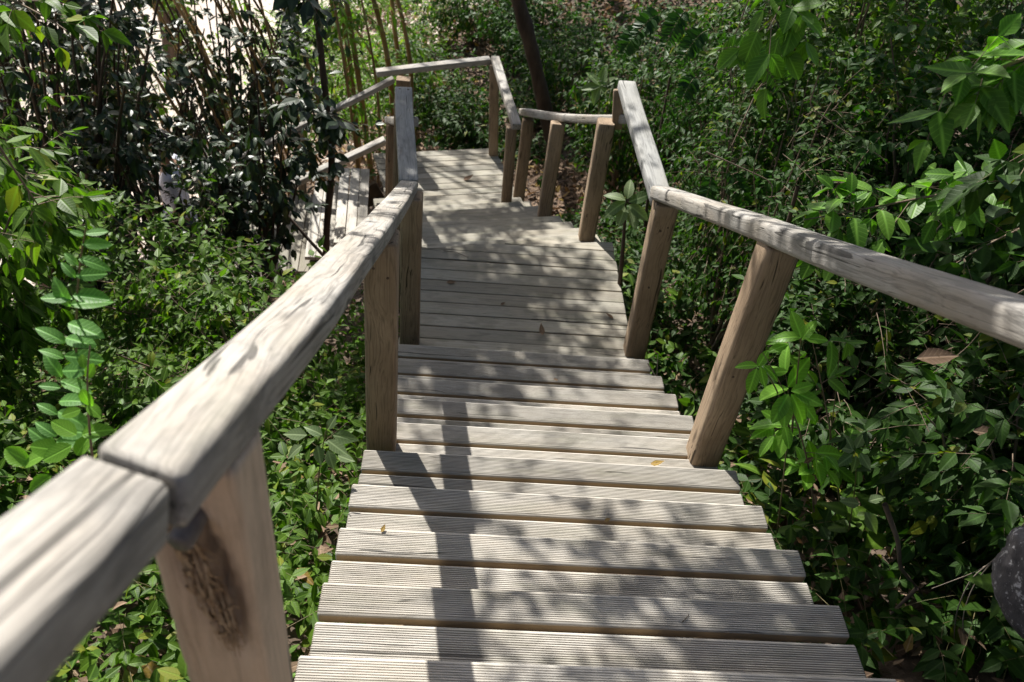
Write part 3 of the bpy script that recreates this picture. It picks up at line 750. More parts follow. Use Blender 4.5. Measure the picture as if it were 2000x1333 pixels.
# --- left bushes
SH = []
def bush(label, base, crown, rad, limbs, per, size, kind, mat, seed, **kw):
    return shrub('shrub', label, 'shrub', base, crown, rad, limbs, per, size, kind, M[mat], seed=seed, **kw)
def gz(x, y, d=.05): return float(ground_z(x, y))-d
bush('small-leaved bush between the creeper and the side flight', (-1.15, 3.9, gz(-1.15, 3.9)), (-1.8, 3.85, -2.85), (.65, .6, .36), 16, 34, (.042, .066), 'ovate', 'ground_leaf', 101, group='green bushes left of the stairs', detail=True)
bush('low bush in half shade just left of the landing', (-.85, 2.85, gz(-.85, 2.85)), (-.9, 2.8, -2.33), (.5, .6, .30), 14, 30, (.042, .064), 'ovate', 'ground_leaf', 102, group='green bushes left of the stairs', detail=True)
bush('leafy bush with long drooping leaves at the left edge', (-2.1, 2.7, gz(-2.1, 2.7)), (-1.95, 2.75, -1.55), (.62, .55, .55), 14, 26, (.075, .115), 'lance', 'ground_leaf', 103, group='green bushes left of the stairs', detail=True, droop=.7, width=1.6, ang=40)
bush('rounded bush of mid-green leaves below the left edge', (-1.9, 1.9, gz(-1.9, 1.9)), (-1.75, 1.9, -1.62), (.6, .55, .36), 14, 30, (.04, .06), 'ovate', 'ground_leaf', 104, group='green bushes left of the stairs', detail=True)
bush('feathery dark bush in the top left corner', (-3.0, 4.2, gz(-3.0, 4.2)), (-2.65, 4.0, -1.55), (.85, .7, .75), 22, 26, (.045, .075), 'ovate', 'ground_leaf', 105, group='green bushes left of the stairs', spread=.2, detail=True)
# dark glossy small trees against the sand
def dtree(label, base, crown, rad, limbs, per, seed, r0=.028, size=(.06, .095), mat='dark_leaf', kind='ellip', nodes=4, L=(.10, .24)):
    return shrub('small_tree', label, 'tree', base, crown, rad, limbs, per, size, kind, M[mat], M['bark'], L, nodes, r0, True, seed, 'dark-leaved small trees left of the side flight', .25, .1, 50, -.6, 1., .16)
dtree('dark glossy-leaved tree against the bright sand, nearest the left edge', (-2.75, 5.3, gz(-2.75, 5.3)), (-2.35, 5.15, -2.25), (.85, .6, .95), 18, 16, 111)
dtree('dark glossy-leaved tree overhanging the side flight', (-1.35, 5.1, gz(-1.35, 5.1)), (-1.30, 5.05, -2.30), (.55, .4, .42), 12, 11, 112, .018)
dtree('dark glossy-leaved tree with bare twigs behind the side flight', (-2.9, 7.4, gz(-2.9, 7.4)), (-2.6, 7.2, -2.9), (1.2, .7, 1.0), 16, 12, 113)
dtree('dark shrubby tree low beside the foot of the side flight', (-2.05, 5.0, gz(-2.05, 5.0)), (-1.9, 4.95, -2.95), (.85, .45, .5), 20, 26, 114, .018, (.045, .075))

dtree('dense dark tree filling the top left against the sand', (-3.5, 6.4, gz(-3.5, 6.4)), (-3.05, 6.1, -1.9), (1.15, .6, .75), 24, 20, 115)
dtree('dark twiggy tree between the sand and the bamboo', (-2.3, 8.1, gz(-2.3, 8.1)), (-2.2, 8.0, -2.9), (.8, .5, .8), 20, 12, 116)
# thin dark trunk in front of the side flight
def trunk_thing(name, label, cat, pts, r, mat, group=None, sides=10, seed=0, parts=None):
    g_ = np.random.default_rng(seed); pts = np.array([list(p) for p in pts], float)
    t = np.linspace(0, len(pts)-1, 24); P = np.column_stack([np.interp(t, np.arange(len(pts)), pts[:, k]) for k in range(3)])
    ker = np.array([.25, .5, .25])
    for _ in range(3): P[1:-1] = P[:-2]*.25+P[1:-1]*.5+P[2:]*.25
    th = thing(name, label, cat, tuple(P[0]), group)
    V, F = tube_np(P, np.linspace(r[0], r[1], 24)*(1+.05*g_.normal(size=24)), sides)
    link('trunk', mesh_np('trunk', V, F), M[mat], th)
    return th, P
T1 = [at(634, 500, 5.25)-Vector((0, 0, .9)), at(634, 467, 5.2), at(651, 315, 5.2), at(640, 228, 5.2), at(616, 0, 5.2), at(600, -120, 5.15)]
th, P = trunk_thing('small_tree', 'thin dark bent trunk crossing in front of the side flight', 'tree', T1, (.026, .018), 'bark', seed=1)
br = bez(at(690, 560, 5.15), at(600, 470, 5.3), at(520, 372, 5.5), 10); V, F = tube_np(br, np.linspace(.016, .008, 10), 7); link('branch', mesh_np('branch', V, F), M['bark'], th)
g_ = np.random.default_rng(77)
b0 = P[g_.integers(10, 22, 26)]+g_.normal(0, .05, (26, 3))
lv, sm_ = sprigs(b0, rand_dirs(26, -.3, g_), g_.uniform(.15, .3, 26), 3, g_.uniform(.06, .095, 26), 'ellip', True, .2, .1, 45, g_)
leaf_mesh(lv, sm_, M['dark_leaf'], th, M['bark'])

# --- bamboo
def cane(label, a, b, r, seed, group, mat='bamboo', leafy=True):
    g_ = np.random.default_rng(seed); a = np.array(a, float); b = np.array(b, float); Ln = np.linalg.norm(b-a)
    th = thing('bamboo_cane', label, 'bamboo', tuple(a), group)
    nn = max(4, int(Ln/.26)); P, rad = [], []
    bend = np.array([g_.normal(0, .04), g_.normal(0, .04), 0])
    for i in range(nn):
        for u, k in ((.0, 1.22), (.03, 1.0), (.5, .97), (.97, 1.0)):
            t = (i+u)/nn; P.append(a+(b-a)*t+bend*math.sin(t*math.pi)*3); rad.append(r*k*(1-.35*t))
    V, F = tube_np(np.array(P), np.array(rad), 9); link('culm', mesh_np('culm', V, F), M[mat], th)
    if leafy:
        c = 14; k = g_.integers(nn, len(P)-1, c); b0 = np.array(P)[k]
        lv, sm_ = sprigs(b0, rand_dirs(c, -.2, g_), g_.uniform(.25, .5, c), 5, g_.uniform(.09, .15, c), 'lance', False, .5, .35, 35, g_)
        leaf_mesh(lv, sm_, M['bamboo_leaf'], th, M['stem'])
    return th
CL = [((722, 330), (668, -20), 8.6, .034, 'yellow bamboo cane, the leftmost thick one beside the deck'),
      ((762, 330), (688, -20), 8.9, .034, 'yellow bamboo cane leaning left just behind the deck rail end'),
      ((775, 200), (746, -20), 9.6, .031, 'yellow bamboo cane rising above the left end of the far deck rail'),
      ((800, 190), (772, -20), 9.7, .033, 'yellow bamboo cane right of the others above the far deck rail'),
      ((690, 320), (640, -20), 8.7, .032, 'brownish bamboo cane left of the thick yellow ones'),
      ((745, 150), (676, 30), 9.9, .018, 'thin slanting bamboo cane crossing between thicker ones'),
      ((735, 345), (716, 120), 8.3, .016, 'thin dry bamboo cane beside the deck post'),
      ((700, 350), (655, 40), 8.0, .016, 'thin dark bamboo cane behind the side flight rails')]
for i, (p, q_, Y, r, lab) in enumerate(CL):
    a = at(p[0], p[1], Y-.3); b = at(q_[0], q_[1], Y); d_ = b-a
    a = a-d_*((a.z-gz(a.x, a.y))/d_.z); b = b+d_*.5
    cane(lab, a, b, r, 200+i, 'bamboo canes beside the deck')
g_ = np.random.default_rng(5)
base_lab = 'slender brown cane of the leaning thicket behind the side flight'
for i in range(44):
    x = -1.15-g_.random()*2.9; y = 7.7+g_.random()*1.9; z = gz(x, y)
    lean = .30+g_.random()*.35; Lc = 3.2+g_.random()*.8
    cane(base_lab, (x, y, z), (x-lean*Lc*.75, y+g_.normal(0, .2), z+Lc), .011+g_.random()*.013, 300+i, 'slender canes of the leaning thicket', 'bamboo' if i % 3 else 'bark', i % 2 == 0)

for i in range(16):
    x = -1.0-g_.random()*2.2; y = 7.3+g_.random()*.7; z = gz(x, y); lean = .2+g_.random()*.5; Lc = 2.2+g_.random()*1.2
    cane('bare tan stem of the thicket close behind the side flight rails', (x, y, z), (x-lean*Lc*.75, y+g_.normal(0, .25), z+Lc), .009+g_.random()*.010, 360+i, 'bare tan stems close behind the side flight rails', 'bamboo', False)
# --- trees behind
th, P = trunk_thing('tree', 'dark slanting trunk on the slope behind the deck', 'tree', [at(1085, 300, 8.5), at(1065, 215, 8.6), at(1035, 80, 8.6), at(1008, -10, 8.6), at(985, -110, 8.7), Vector((-.2, 8.3, -1.2)), Vector((-.9, 8.6, .0))], (.085, .05), 'bark', seed=3)
def crown(th, c, rad, limbs, per, size, kind, mat, seed, trunk_top, L=(.2, .5), nodes=4, spread=.2):
    g_ = np.random.default_rng(seed); parts, SB, SD = [], [], []; c = np.array(c, float); rad = np.array(rad, float)
    for i in range(limbs):
        e = c+rand_dirs(1, -.6, g_)[0]*rad*g_.uniform(.35, 1.)
        P = bez(trunk_top, trunk_top*.4+e*.6+np.array([0, 0, .25]), e, 9); parts.append(tube_np(P, np.linspace(.03, .006, 9), 6))
        idx = g_.uniform(2.5, 8, per); i0 = np.clip(idx.astype(int), 0, 7); f = (idx-i0)[:, None]
        SB.append(P[i0]*(1-f)+P[i0+1]*f+g_.normal(0, spread, (per, 3))*.6); SD.append(rand_dirs(per, -.4, g_))
    SB, SD = np.concatenate(SB), np.concatenate(SD); n = len(SB)
    lv, sm_ = sprigs(SB, SD, g_.uniform(L[0], L[1], n), nodes, g_.uniform(size[0], size[1], n), kind, False, .3, .2, 50, g_)
    V, F = join(parts+[sm_]); link('branches', mesh_np('branches', V, F), M['bark'], th)
    link('crown', mesh_np('crown', *lv), M[mat], th)
crown(th, (-1.5, 8.95, .6), (1.2, 1.7, .45), 30, 22, (.05, .08), 'ellip', 'canopy_leaf', 501, P[-1])
# canopy trees that throw the dapples; the last two are unseen, added for shade
def ctree(label, pts, r, c, rad, limbs, per, seed, size=(.055, .09)):
    th, P = trunk_thing('tree', label, 'tree', pts, r, 'bark', seed=seed)
    crown(th, c, rad, limbs, per, size, 'ellip', 'canopy_leaf', seed, P[-1])
ctree('tall dark trunk standing on the far left bank, crown above the picture', [(-3.6, 6.3, -5.0), (-3.45, 6.2, -3.), (-3.2, 6.1, -1.6), (-2.5, 6.3, -.5), (-1.9, 6.4, .1)], (.10, .05), (-1.12, 6.5, .8), (.9, 1.95, .42), 38, 34, 601, (.05, .08))
ctree('grey trunk far behind the sandy clearing', [(-4.2, 12.2, -5.6), (-4.1, 12.1, -3.), (-3.7, 12., -.5), (-3.2, 11.8, .4)], (.16, .08), (-1.9, 10.9, .7), (1.5, 1.4, .5), 24, 7, 602, (.05, .08))
ctree('trunk rising through the hedge on the right', [(2.9, 5.3, -3.0), (2.7, 5.3, -1.5), (2.2, 5.6, .2), (1.7, 5.6, .7)], (.07, .04), (1.25, 5.5, 1.25), (1.7, 1.8, .6), 28, 34, 603)
ctree('slim trunk at the top of the leaf-strewn slope, far behind the deck', [(1.6, 14.5, -4.2), (1.5, 14.4, -3.), (.9, 14, -1.), (.2, 13.8, .2)], (.09, .05), (-1.0, 13.4, 1.0), (2.3, 2.0, .5), 28, 36, 604)
ctree('tree leaning over the top of the stairs, out of the picture', [(2.2, -1.2, -.6), (2.0, -.6, .6), (1.5, .9, 1.25), (.5, 2.6, 1.2)], (.08, .03), (-.78, 4.15, .9), (.72, 1.0, .32), 20, 24, 605, (.045, .07))  # unseen trunk and crown, added to shade the near treads
ctree('tree shading the right bank from behind, out of the picture', [(3.4, -.6, .2), (3.3, -.2, 1.4), (2.9, .4, 2.2)], (.1, .06), (2.2, 1.3, 2.6), (1.9, 2.2, .6), 24, 26, 606)  # unseen tree added behind the camera to block sky light

# --- right side hedge
def hedge(label, base, crown_, rad, limbs, per, size, kind, mat, seed, **kw):
    return shrub('shrub', label, 'shrub', base, crown_, rad, limbs, per, size, kind, M[mat], seed=seed, group='hedge shrubs right of the stairs', **kw)
hedge('hedge shrub of small round leaves in the middle of the right bank', (2.35, 3.6, gz(2.35, 3.6)), (2.15, 3.6, -1.75), (.62, .75, .85), 28, 36, (.036, .056), 'round', 'round_leaf', 701, nodes=6, spread=.2, L=(.15, .32))
hedge('fine-leaved shrub beside the lower flight, hanging over the landing rail', (1.75, 5.0, gz(1.75, 5.0)), (1.75, 4.9, -2.0), (.55, .8, .85), 26, 34, (.028, .05), 'lance', 'fern_leaf', 702, nodes=8, width=1.7, spread=.2, L=(.15, .34), down=True)
hedge('shadowy shrub behind the pale handrail', (1.75, 2.7, gz(1.75, 2.7)), (1.72, 2.7, -2.0), (.45, .62, .42), 20, 30, (.032, .052), 'ovate', 'hedge_leaf', 703, spread=.2, detail=True)
hedge('dark shrub at the top right behind the large leaves', (3.1, 3.4, gz(3.1, 3.4)), (2.9, 3.3, -1.0), (.8, .9, .85), 26, 30, (.04, .065), 'ovate', 'hedge_leaf', 704, spread=.22, detail=True)
hedge('tall shrub against the trees above the landing rail', (2.6, 6.2, gz(2.6, 6.2)), (2.35, 6.0, -1.9), (.9, .9, 1.05), 30, 34, (.055, .09), 'ovate', 'hedge_leaf', 705, spread=.22)
hedge('broad dark shrub closing the top of the right bank', (3.6, 5.2, gz(3.6, 5.2)), (3.5, 5.1, -1.2), (1.1, 1.1, 1.1), 26, 30, (.05, .08), 'ovate', 'hedge_leaf', 706, spread=.22)
hedge('large-leaved shrub behind the far end of the pale handrail', (2.35, 2.35, gz(2.35, 2.35)), (2.2, 2.25, -1.25), (.5, .55, .55), 22, 24, (.06, .10), 'ovate', 'hedge_leaf', 707, spread=.2, detail=True, L=(.12, .25))
hedge('leafy shrub on the lower right bank under the handrail', (1.75, 1.55, gz(1.75, 1.55)), (1.66, 1.6, -1.6), (.40, .5, .34), 18, 24, (.055, .09), 'ovate', 'hedge_leaf', 708, spread=.2, detail=True)
hedge('dense shrub pressing against the outside of the landing rail', (1.5, 3.7, gz(1.5, 3.7)), (1.52, 3.75, -1.95), (.36, .85, .75), 26, 34, (.034, .055), 'ovate', 'hedge_leaf', 712, spread=.2, detail=True)
hedge('tall leafy shrub rising over the middle of the right bank', (2.2, 4.6, gz(2.2, 4.6)), (2.15, 4.6, -1.45), (.7, .7, .9), 28, 30, (.05, .08), 'ovate', 'ground_leaf', 713, spread=.2, detail=True)
hedge('slim shrub standing on the slope right of the deck', (1.5, 7.4, gz(1.5, 7.4)), (1.45, 7.3, -3.0), (.5, .6, .8), 16, 18, (.05, .08), 'ovate', 'hedge_leaf', 709, spread=.25)
hedge('big-leaved bush crowding the outside of the second right post', (1.5, 2.5, gz(1.5, 2.5)), (1.5, 2.45, -2.05), (.34, .5, .34), 16, 20, (.05, .08), 'ovate', 'hedge_leaf', 710, detail=True)
for i, (x, y, dz, rx, rz, lb) in enumerate(((1.95, 8.4, 1.0, .8, .9, 'dark shrub on the slope just right of the slanting trunk'), (3.2, 7.6, 1.2, 1.0, 1.1, 'dark shrub filling the slope behind the landing rail'), (2.9, 10.2, 1.1, 1.2, 1.1, 'loose shrub high on the slope, top centre right'), (4.6, 9.3, 1.3, 1.3, 1.2, 'tall dark shrub high on the slope at the top right'), (.9, 11.6, .6, .9, .6, 'low sunlit shrub on the slope above the deck'), (4.9, 6.9, 1.3, 1.2, 1.3, 'tall dark shrub behind the right hedge'))):
    z = gz(x, y); hedge(lb, (x, y, z), (x, y, z+dz), (rx, .8, rz), 24, 26, (.06, .10), 'ovate', 'hedge_leaf' if i != 4 else 'round_leaf', 720+i, spread=.22, L=(.15, .35))
for i, (x, y, dz, rx, rz, lb) in enumerate(((.35, 9.2, .35, .75, .4, 'low dark shrub straight behind the far deck rail'), (-.4, 10.2, .5, .8, .5, 'low shrub between the bamboo and the leaf litter'), (1.1, 10.2, .8, .8, .8, 'shrub behind the slanting trunk, top centre'), (.2, 12.4, .8, 1.2, .8, 'broad shrub at the top of the slope above the deck'))):
    z = gz(x, y); hedge(lb, (x, y, z), (x, y, z+dz), (rx, .7, rz), 20, 20, (.055, .09), 'ovate', 'hedge_leaf', 740+i, spread=.25, L=(.15, .35))
# stems standing in the gap under the handrail
g_ = np.random.default_rng(9)
for i in range(12):
    x = 1.3+g_.random()*1.2; y = 2.6+g_.random()*3.2; z = gz(x, y)
    pts = [(x, y, z), (x+g_.normal(0, .05), y+g_.normal(0, .05), z+.5), (x+g_.normal(0, .1), y+g_.normal(0, .1), z+1.15+g_.random()*.4)]
    trunk_thing('sapling', 'bare dark upright sapling stem in the gloom under the hedge', 'sapling', pts, (.016, .009), 'bark', 'sapling stems under the hedge', 7, 40+i)

# --- plants one can point to
def big_leaf(pos, d, nrm, size, kind, width=1.):
    return place_leaves(np.array(pos, float), np.array(d, float), nz(np.array(nrm, float)), np.array(size, float), kind, True, np.random.default_rng(int(abs(pos[0][0])*1000)+len(pos)), width)
def plant(name, label, cat, stem_pts, r, leaves, mat, kind='ellip', width=1., stemmat='stem'):
    """leaves: (px, py, Y, image angle of the tip in degrees, length in m, towards-camera tilt)"""
    base = stem_pts[0][0]; th = thing(name, label, cat, tuple(base))
    parts = []
    for path in stem_pts:
        k = [np.array(p, float) for p in path]
        P = bez(k[0], k[1], k[2], 10) if len(k) == 3 else np.array([k[0]*(1-t)+k[1]*t for t in np.linspace(0, 1, 6)])
        parts.append(tube_np(P, np.linspace(r, r*.4, len(P)), 7))
    V, F = join(parts); link('stem', mesh_np('stem', V, F), M[stemmat], th)
    pos, dd, nn, ss = [], [], [], []
    for (px, py, Y, ang, L, tilt) in leaves:
        p = at(px, py, Y); a = R(ang)
        d = RIGHT*math.cos(a)+UP*math.sin(a)-FWD*tilt*.5
        n = -FWD+UP*.5+d.cross(FWD)*random.uniform(-.3, .3)
        pos.append(p); dd.append(d); nn.append(n); ss.append(L)
    lv = big_leaf(pos, dd, nn, ss, kind, width)
    link('foliage', mesh_np('foliage', *lv), M[mat], th); return th
# compound sapling on the left
Ys = 1.12; a = at(108, 900, Ys-.02); m_ = at(118, 660, Ys); b = at(168, 445, Ys+.05)
lv = []
for k in range(15):
    t = .08+.9*k/14; P = (a*(1-t)**2+m_*2*t*(1-t)+b*t*t); 
    px = 1000+FPX*P.dot(RIGHT)/P.dot(FWD); py = 666.5-FPX*P.dot(UP)/P.dot(FWD)
    L = .066*(1-.45*max(0, t-.55)/.45)*random.uniform(.78, 1.12); sl_a = 4-14*(1-t)+random.uniform(-17, 17)
    py += random.uniform(-7, 7); lv.append((px, py, P.y, sl_a, L, random.uniform(-.8, .9)))
    if k % 5 != 3: lv.append((px, py+random.uniform(2, 18), P.y, 180-sl_a-25+random.uniform(-40, 35), L*random.uniform(.55, .85), random.uniform(.3, 1.3)))
plant('sapling', 'young sapling with a tall ladder of oval leaves at the left', 'sapling', [(a-Vector((0, 0, .35)), m_, b)], .0032, lv, 'sapling_leaf', 'ellip', .95, 'stem')
a = at(150, 880, 1.0); b = at(176, 675, 1.0)
plant('twig', 'broken twig with curled yellow-green leaves before the sapling', 'twig', [(a-Vector((0, 0, .2)), at(158, 780, 1.0), b)], .0028,
      [(165, 720, 1., 100, .022, .2), (170, 740, 1., 60, .028, .3), (160, 760, 1., -70, .03, 0), (172, 790, 1., -40, .03, .5), (158, 800, 1., 200, .03, .3), (150, 850, 1., 150, .045, .3),
       (160, 850, 1., 20, .045, .1), (140, 870, 1., 210, .05, .2), (120, 880, 1., 170, .05, .4), (90, 890, 1., 190, .045, .3), (150, 890, 1., 60, .04, .2), (60, 905, 1., 150, .05, .2), (100, 930, 1., 215, .045, .3)], 'bright_leaf', 'round', .8, 'twig')
plant('weed', 'cluster of broad pale leaves beside the near left post', 'weed', [(at(610, 960, 1.75)-Vector((0, 0, .2)), at(620, 900, 1.7), at(640, 830, 1.7))], .003,
      [(640, 840, 1.7, 60, .05, .1), (650, 850, 1.7, -10, .075, .1), (640, 860, 1.72, -35, .075, .1), (630, 850, 1.72, 150, .06, .2), (620, 870, 1.7, -80, .06, .1), (600, 850, 1.7, 175, .07, .1),
       (640, 880, 1.68, -70, .06, .2), (590, 870, 1.72, 215, .06, .2), (660, 890, 1.74, -20, .055, .1)], 'pale_leaf', 'ovate', 1.15)
# right: bright large leaves
plant('sapling', 'bright green large-leaved sapling against the near right post', 'sapling', [(at(1560, 1010, 1.7)-Vector((0, 0, .3)), at(1545, 850, 1.6), at(1540, 770, 1.58)), (at(1545, 850, 1.6), at(1520, 740, 1.58), at(1480, 715, 1.58)), (at(1545, 860, 1.6), at(1560, 700, 1.62), at(1565, 660, 1.62))], .003,
      [(1480, 715, 1.58, 170, .05, .2), (1480, 718, 1.58, 60, .05, .1), (1485, 715, 1.58, -80, .055, .1), (1490, 715, 1.58, -30, .055, .2), (1500, 730, 1.58, 10, .05, .2), (1478, 720, 1.57, -110, .065, .1),
       (1540, 770, 1.58, -120, .085, .1), (1545, 770, 1.58, -60, .09, .1), (1550, 765, 1.58, -25, .08, .2), (1545, 765, 1.58, 20, .06, .3), (1535, 775, 1.58, -95, .08, .3), (1555, 775, 1.6, -45, .085, .0),
       (1565, 660, 1.62, 110, .07, .1), (1565, 660, 1.62, 170, .07, .2), (1570, 660, 1.62, -5, .06, .1), (1565, 665, 1.62, 60, .06, .4), (1540, 672, 1.62, 200, .055, .1)], 'bright_leaf', 'ellip', .95)
plant('sapling', 'small sapling with silvery variegated leaves above the bright one', 'sapling', [(at(1650, 860, 1.75)-Vector((0, 0, .2)), at(1640, 740, 1.7), at(1640, 660, 1.68))], .002,
      [(1640, 665, 1.68, 150, .03, .1), (1640, 665, 1.68, 60, .03, .1), (1645, 670, 1.68, 10, .032, .1), (1640, 675, 1.68, 240, .032, .1), (1648, 680, 1.68, -50, .032, .2), (1655, 685, 1.68, -80, .028, .1), (1625, 670, 1.68, 190, .028, .1), (1650, 660, 1.68, 90, .025, .3), (1660, 672, 1.68, -15, .03, .2)], 'pale_leaf', 'ellip', .9)
plant('weed', 'pale pointed leaf cluster low on the right bank', 'weed', [(at(1690, 980, 1.62)-Vector((0, 0, .15)), at(1680, 920, 1.6), at(1668, 880, 1.6))], .002,
      [(1665, 880, 1.6, 110, .05, .1), (1668, 880, 1.6, 170, .05, .1), (1672, 876, 1.6, 65, .05, .2), (1680, 885, 1.6, -60, .055, .1), (1665, 888, 1.6, 215, .06, .2), (1672, 890, 1.6, -95, .05, .1), (1690, 1000, 1.55, -60, .075, .1), (1680, 985, 1.55, 170, .06, .1), (1695, 980, 1.55, 20, .055, .1)], 'pale_leaf', 'ovate', 1.1)
# branch of large leaves reaching in from the right over the handrail
def branch(label, path, r, n, size, kind, mat, seed, width=1.1, cat='branch', name='leafy_branch', ang=60, side_l=.16, m=5, nodes=2):
    g_ = np.random.default_rng(seed); P = bez(path[0], path[1], path[2], 14); th = thing(name, label, cat, tuple(P[0]))
    V, F = tube_np(P, np.linspace(r, r*.3, 14), 7)
    idx = g_.uniform(3, 13, n); i0 = idx.astype(int); b0 = P[np.clip(i0, 0, 13)]
    d = nz(P[-1]-P[0])[None]*.7+rand_dirs(n, -.8, g_)*.9
    lv, s_ = sprigs(b0, d, g_.uniform(.4, 1., n)*side_l, nodes, g_.uniform(size[0], size[1], n), kind, True, .45, .15, ang, g_, .0015, True, width, .9)
    link('stem', mesh_np('stem', V, F), M['twig'], th); leaf_mesh(lv, s_, M[mat], th, M['twig'])
    return th
branch('leafy branch reaching left across the hedge above the pale handrail', (at(2080, 330, 2.3), at(1850, 380, 2.2), at(1570, 430, 2.15)), .006, 24, (.07, .10), 'ellip', 'compound_leaf', 801)
branch('leafy branch of large leaves entering at the top right corner', (at(2120, 60, 1.75), at(1980, 130, 1.7), at(1830, 175, 1.7)), .006, 13, (.08, .11), 'ovate', 'compound_leaf', 802)
branch('leafy branch hanging in front of the right edge below the corner', (at(2150, 180, 1.9), at(2020, 260, 1.8), at(1960, 400, 1.75)), .006, 14, (.075, .11), 'ovate', 'hedge_leaf', 803)
branch('branch with broad soft leaves hanging from the top edge', (at(1560, -120, 2.3), at(1545, -20, 2.2), at(1500, 60, 2.1)), .004, 9, (.06, .09), 'round', 'compound_leaf', 804, .75)
branch('leafy branch tip dipping behind the middle of the handrail', (at(2060, 420, 2.2), at(1930, 470, 2.15), at(1860, 520, 2.1)), .005, 12, (.08, .12), 'lance', 'hedge_leaf', 805, 1.8)
branch('fresh bright green shoot leaning across the near right post', (at(1590, 1000, 1.72), at(1580, 830, 1.62), at(1490, 690, 1.56)), .0032, 9, (.065, .09), 'ellip', 'bright_leaf', 810, .95, side_l=.10, nodes=2)
branch('bright green shoot rising beside the near right post', (at(1640, 980, 1.8), at(1620, 800, 1.7), at(1580, 640, 1.64)), .0032, 8, (.055, .08), 'ellip', 'compound_leaf', 811, .95, side_l=.12, nodes=2)
branch('twiggy branch with large leaves in the top left corner', (at(-120, -60, 2.7), at(40, 0, 2.6), at(130, 60, 2.5)), .006, 12, (.07, .11), 'ovate', 'ground_leaf', 806)
branch('yellow-stemmed climber arching down the left edge', (at(-20, 260, 1.7), at(40, 350, 1.7), at(100, 440, 1.75)), .0035, 8, (.05, .075), 'ovate', 'ground_leaf', 807)
branch('dark whorled leaf spray hanging over the bamboo at the top', (at(560, -90, 4.0), at(590, -20, 4.0), at(605, 50, 4.0)), .006, 7, (.09, .13), 'lance', 'dark_leaf', 808, 1.9)
branch('grey-lit spray of glossy leaves beside the thin bent trunk', (at(700, 250, 5.0), at(640, 215, 4.9), at(560, 190, 4.8)), .006, 16, (.09, .13), 'lance', 'dark_leaf', 809, 2.0)
# rosette standing beside the landing
plant('sapling', 'dark-stemmed sapling with a rosette of pale leaves beside the landing', 'sapling', [(at(1222, 530, 4.0)-Vector((0, 0, .3)), at(1220, 470, 3.95), at(1222, 400, 3.9))], .016,
      [(1222, 395, 3.9, 205, .13, .3), (1222, 392, 3.9, 150, .11, .2), (1225, 390, 3.9, 80, .11, .2), (1228, 395, 3.9, 20, .12, .3), (1228, 400, 3.9, -40, .13, .2), (1222, 402, 3.9, 250, .12, .3), (1230, 405, 3.9, -75, .12, .2)], 'pale_leaf', 'ellip', 1., 'bark')
plant('seedling', 'pale star-shaped seedling between the deck and the right hedge', 'seedling', [(at(1172, 230, 7.2)-Vector((0, 0, .3)), at(1172, 200, 7.2), at(1172, 172, 7.2))], .006,
      [(1172, 168, 7.2, a, .17, .2) for a in (20, 75, 130, 190, 245, 310)], 'pale_leaf', 'ellip', 1.)
# feathery drooping fronds
def frond(label, base, tip, n, size, seed, mat='fern_leaf'):
    g_ = np.random.default_rng(seed); a = np.array(base); c = np.array(tip); m_ = (a+c)/2+np.array([0, 0, .05])
    P = bez(a, m_, c, 12); th = thing('frond', label, 'frond', tuple(a), 'feathery fronds hanging in the right hedge')
    V, F = tube_np(P, np.linspace(.0016, .0006, 12), 5); link('stem', mesh_np('stem', V, F), M['stem'], th)
    t = np.linspace(.12, 1, n); idx = t*11; i0 = np.clip(idx.astype(int), 0, 10); f = (idx-i0)[:, None]; pp = P[i0]*(1-f)+P[i0+1]*f
    tn = nz(P[i0+1]-P[i0]); nr = nz(-np.array(FWD)[None]+.25*g_.normal(size=(n, 3))); sd = nz(np.cross(tn, nr))
    pos = np.concatenate([pp, pp]); dd = np.concatenate([sd+tn*.45, -sd+tn*.45]); ss = np.concatenate([size*(np.sin(np.pi*np.clip(t, .1, .93))**.5)]*2)
    lv = place_leaves(pos, dd, np.concatenate([nr, nr]), ss, 'ellip', True, g_, .9); link('leaflets', mesh_np('leaflets', *lv), M[mat], th)
FR = [((1440, 110), (1520, 170)), ((1510, 130), (1548, 150)), ((1400, 100), (1500, 120)), ((1290, 30), (1240, 75)), ((1340, 20), (1300, 90)), ((1420, 330), (1460, 420)), ((1390, 340), (1370, 430)), ((1480, 330), (1500, 400)), ((1250, 60), (1215, 110)), ((1380, 60), (1330, 120)), ((1360, 150), (1330, 200))]
for i, (p, q_) in enumerate(FR):
    Y = 2.6 if i < 3 else 3.6
    frond('bright feathery frond hanging by the broad soft leaves' if i < 3 else 'dark feathery frond hanging in the right hedge', at(p[0], p[1], Y), at(q_[0], q_[1], Y-.1), 13, .045 if i < 3 else .055, 900+i, 'compound_leaf' if i < 3 else 'fern_leaf')

# --- vines, sticks, boulder, fallen leaves
def vine(label, pts, r, mat='twig', cat='vine', name='vine', group=None):
    pts = np.array([list(p) for p in pts]); t = np.linspace(0, len(pts)-1, 30); P = np.column_stack([np.interp(t, np.arange(len(pts)), pts[:, k]) for k in range(3)])
    for _ in range(4): P[1:-1] = P[:-2]*.25+P[1:-1]*.5+P[2:]*.25
    V, F = tube_np(P, np.linspace(r, r*.6, 30), 7); o = link(name, mesh_np(name, V, F), M[mat]); tag(o, label, cat, group); return o
vine('pale vine looping down beside the boulder', [at(2010, 1010, 1.25), at(1960, 1080, 1.25), at(1895, 1130, 1.25), at(1865, 1200, 1.22), at(1860, 1340, 1.2)], .0022, 'palebark')
vine('pale vine curling back on itself at the lower right', [at(1990, 1040, 1.27), at(1900, 1140, 1.25), at(1875, 1220, 1.2), at(1905, 1300, 1.18), at(1920, 1260, 1.2), at(1885, 1190, 1.22)], .0018, 'palebark')
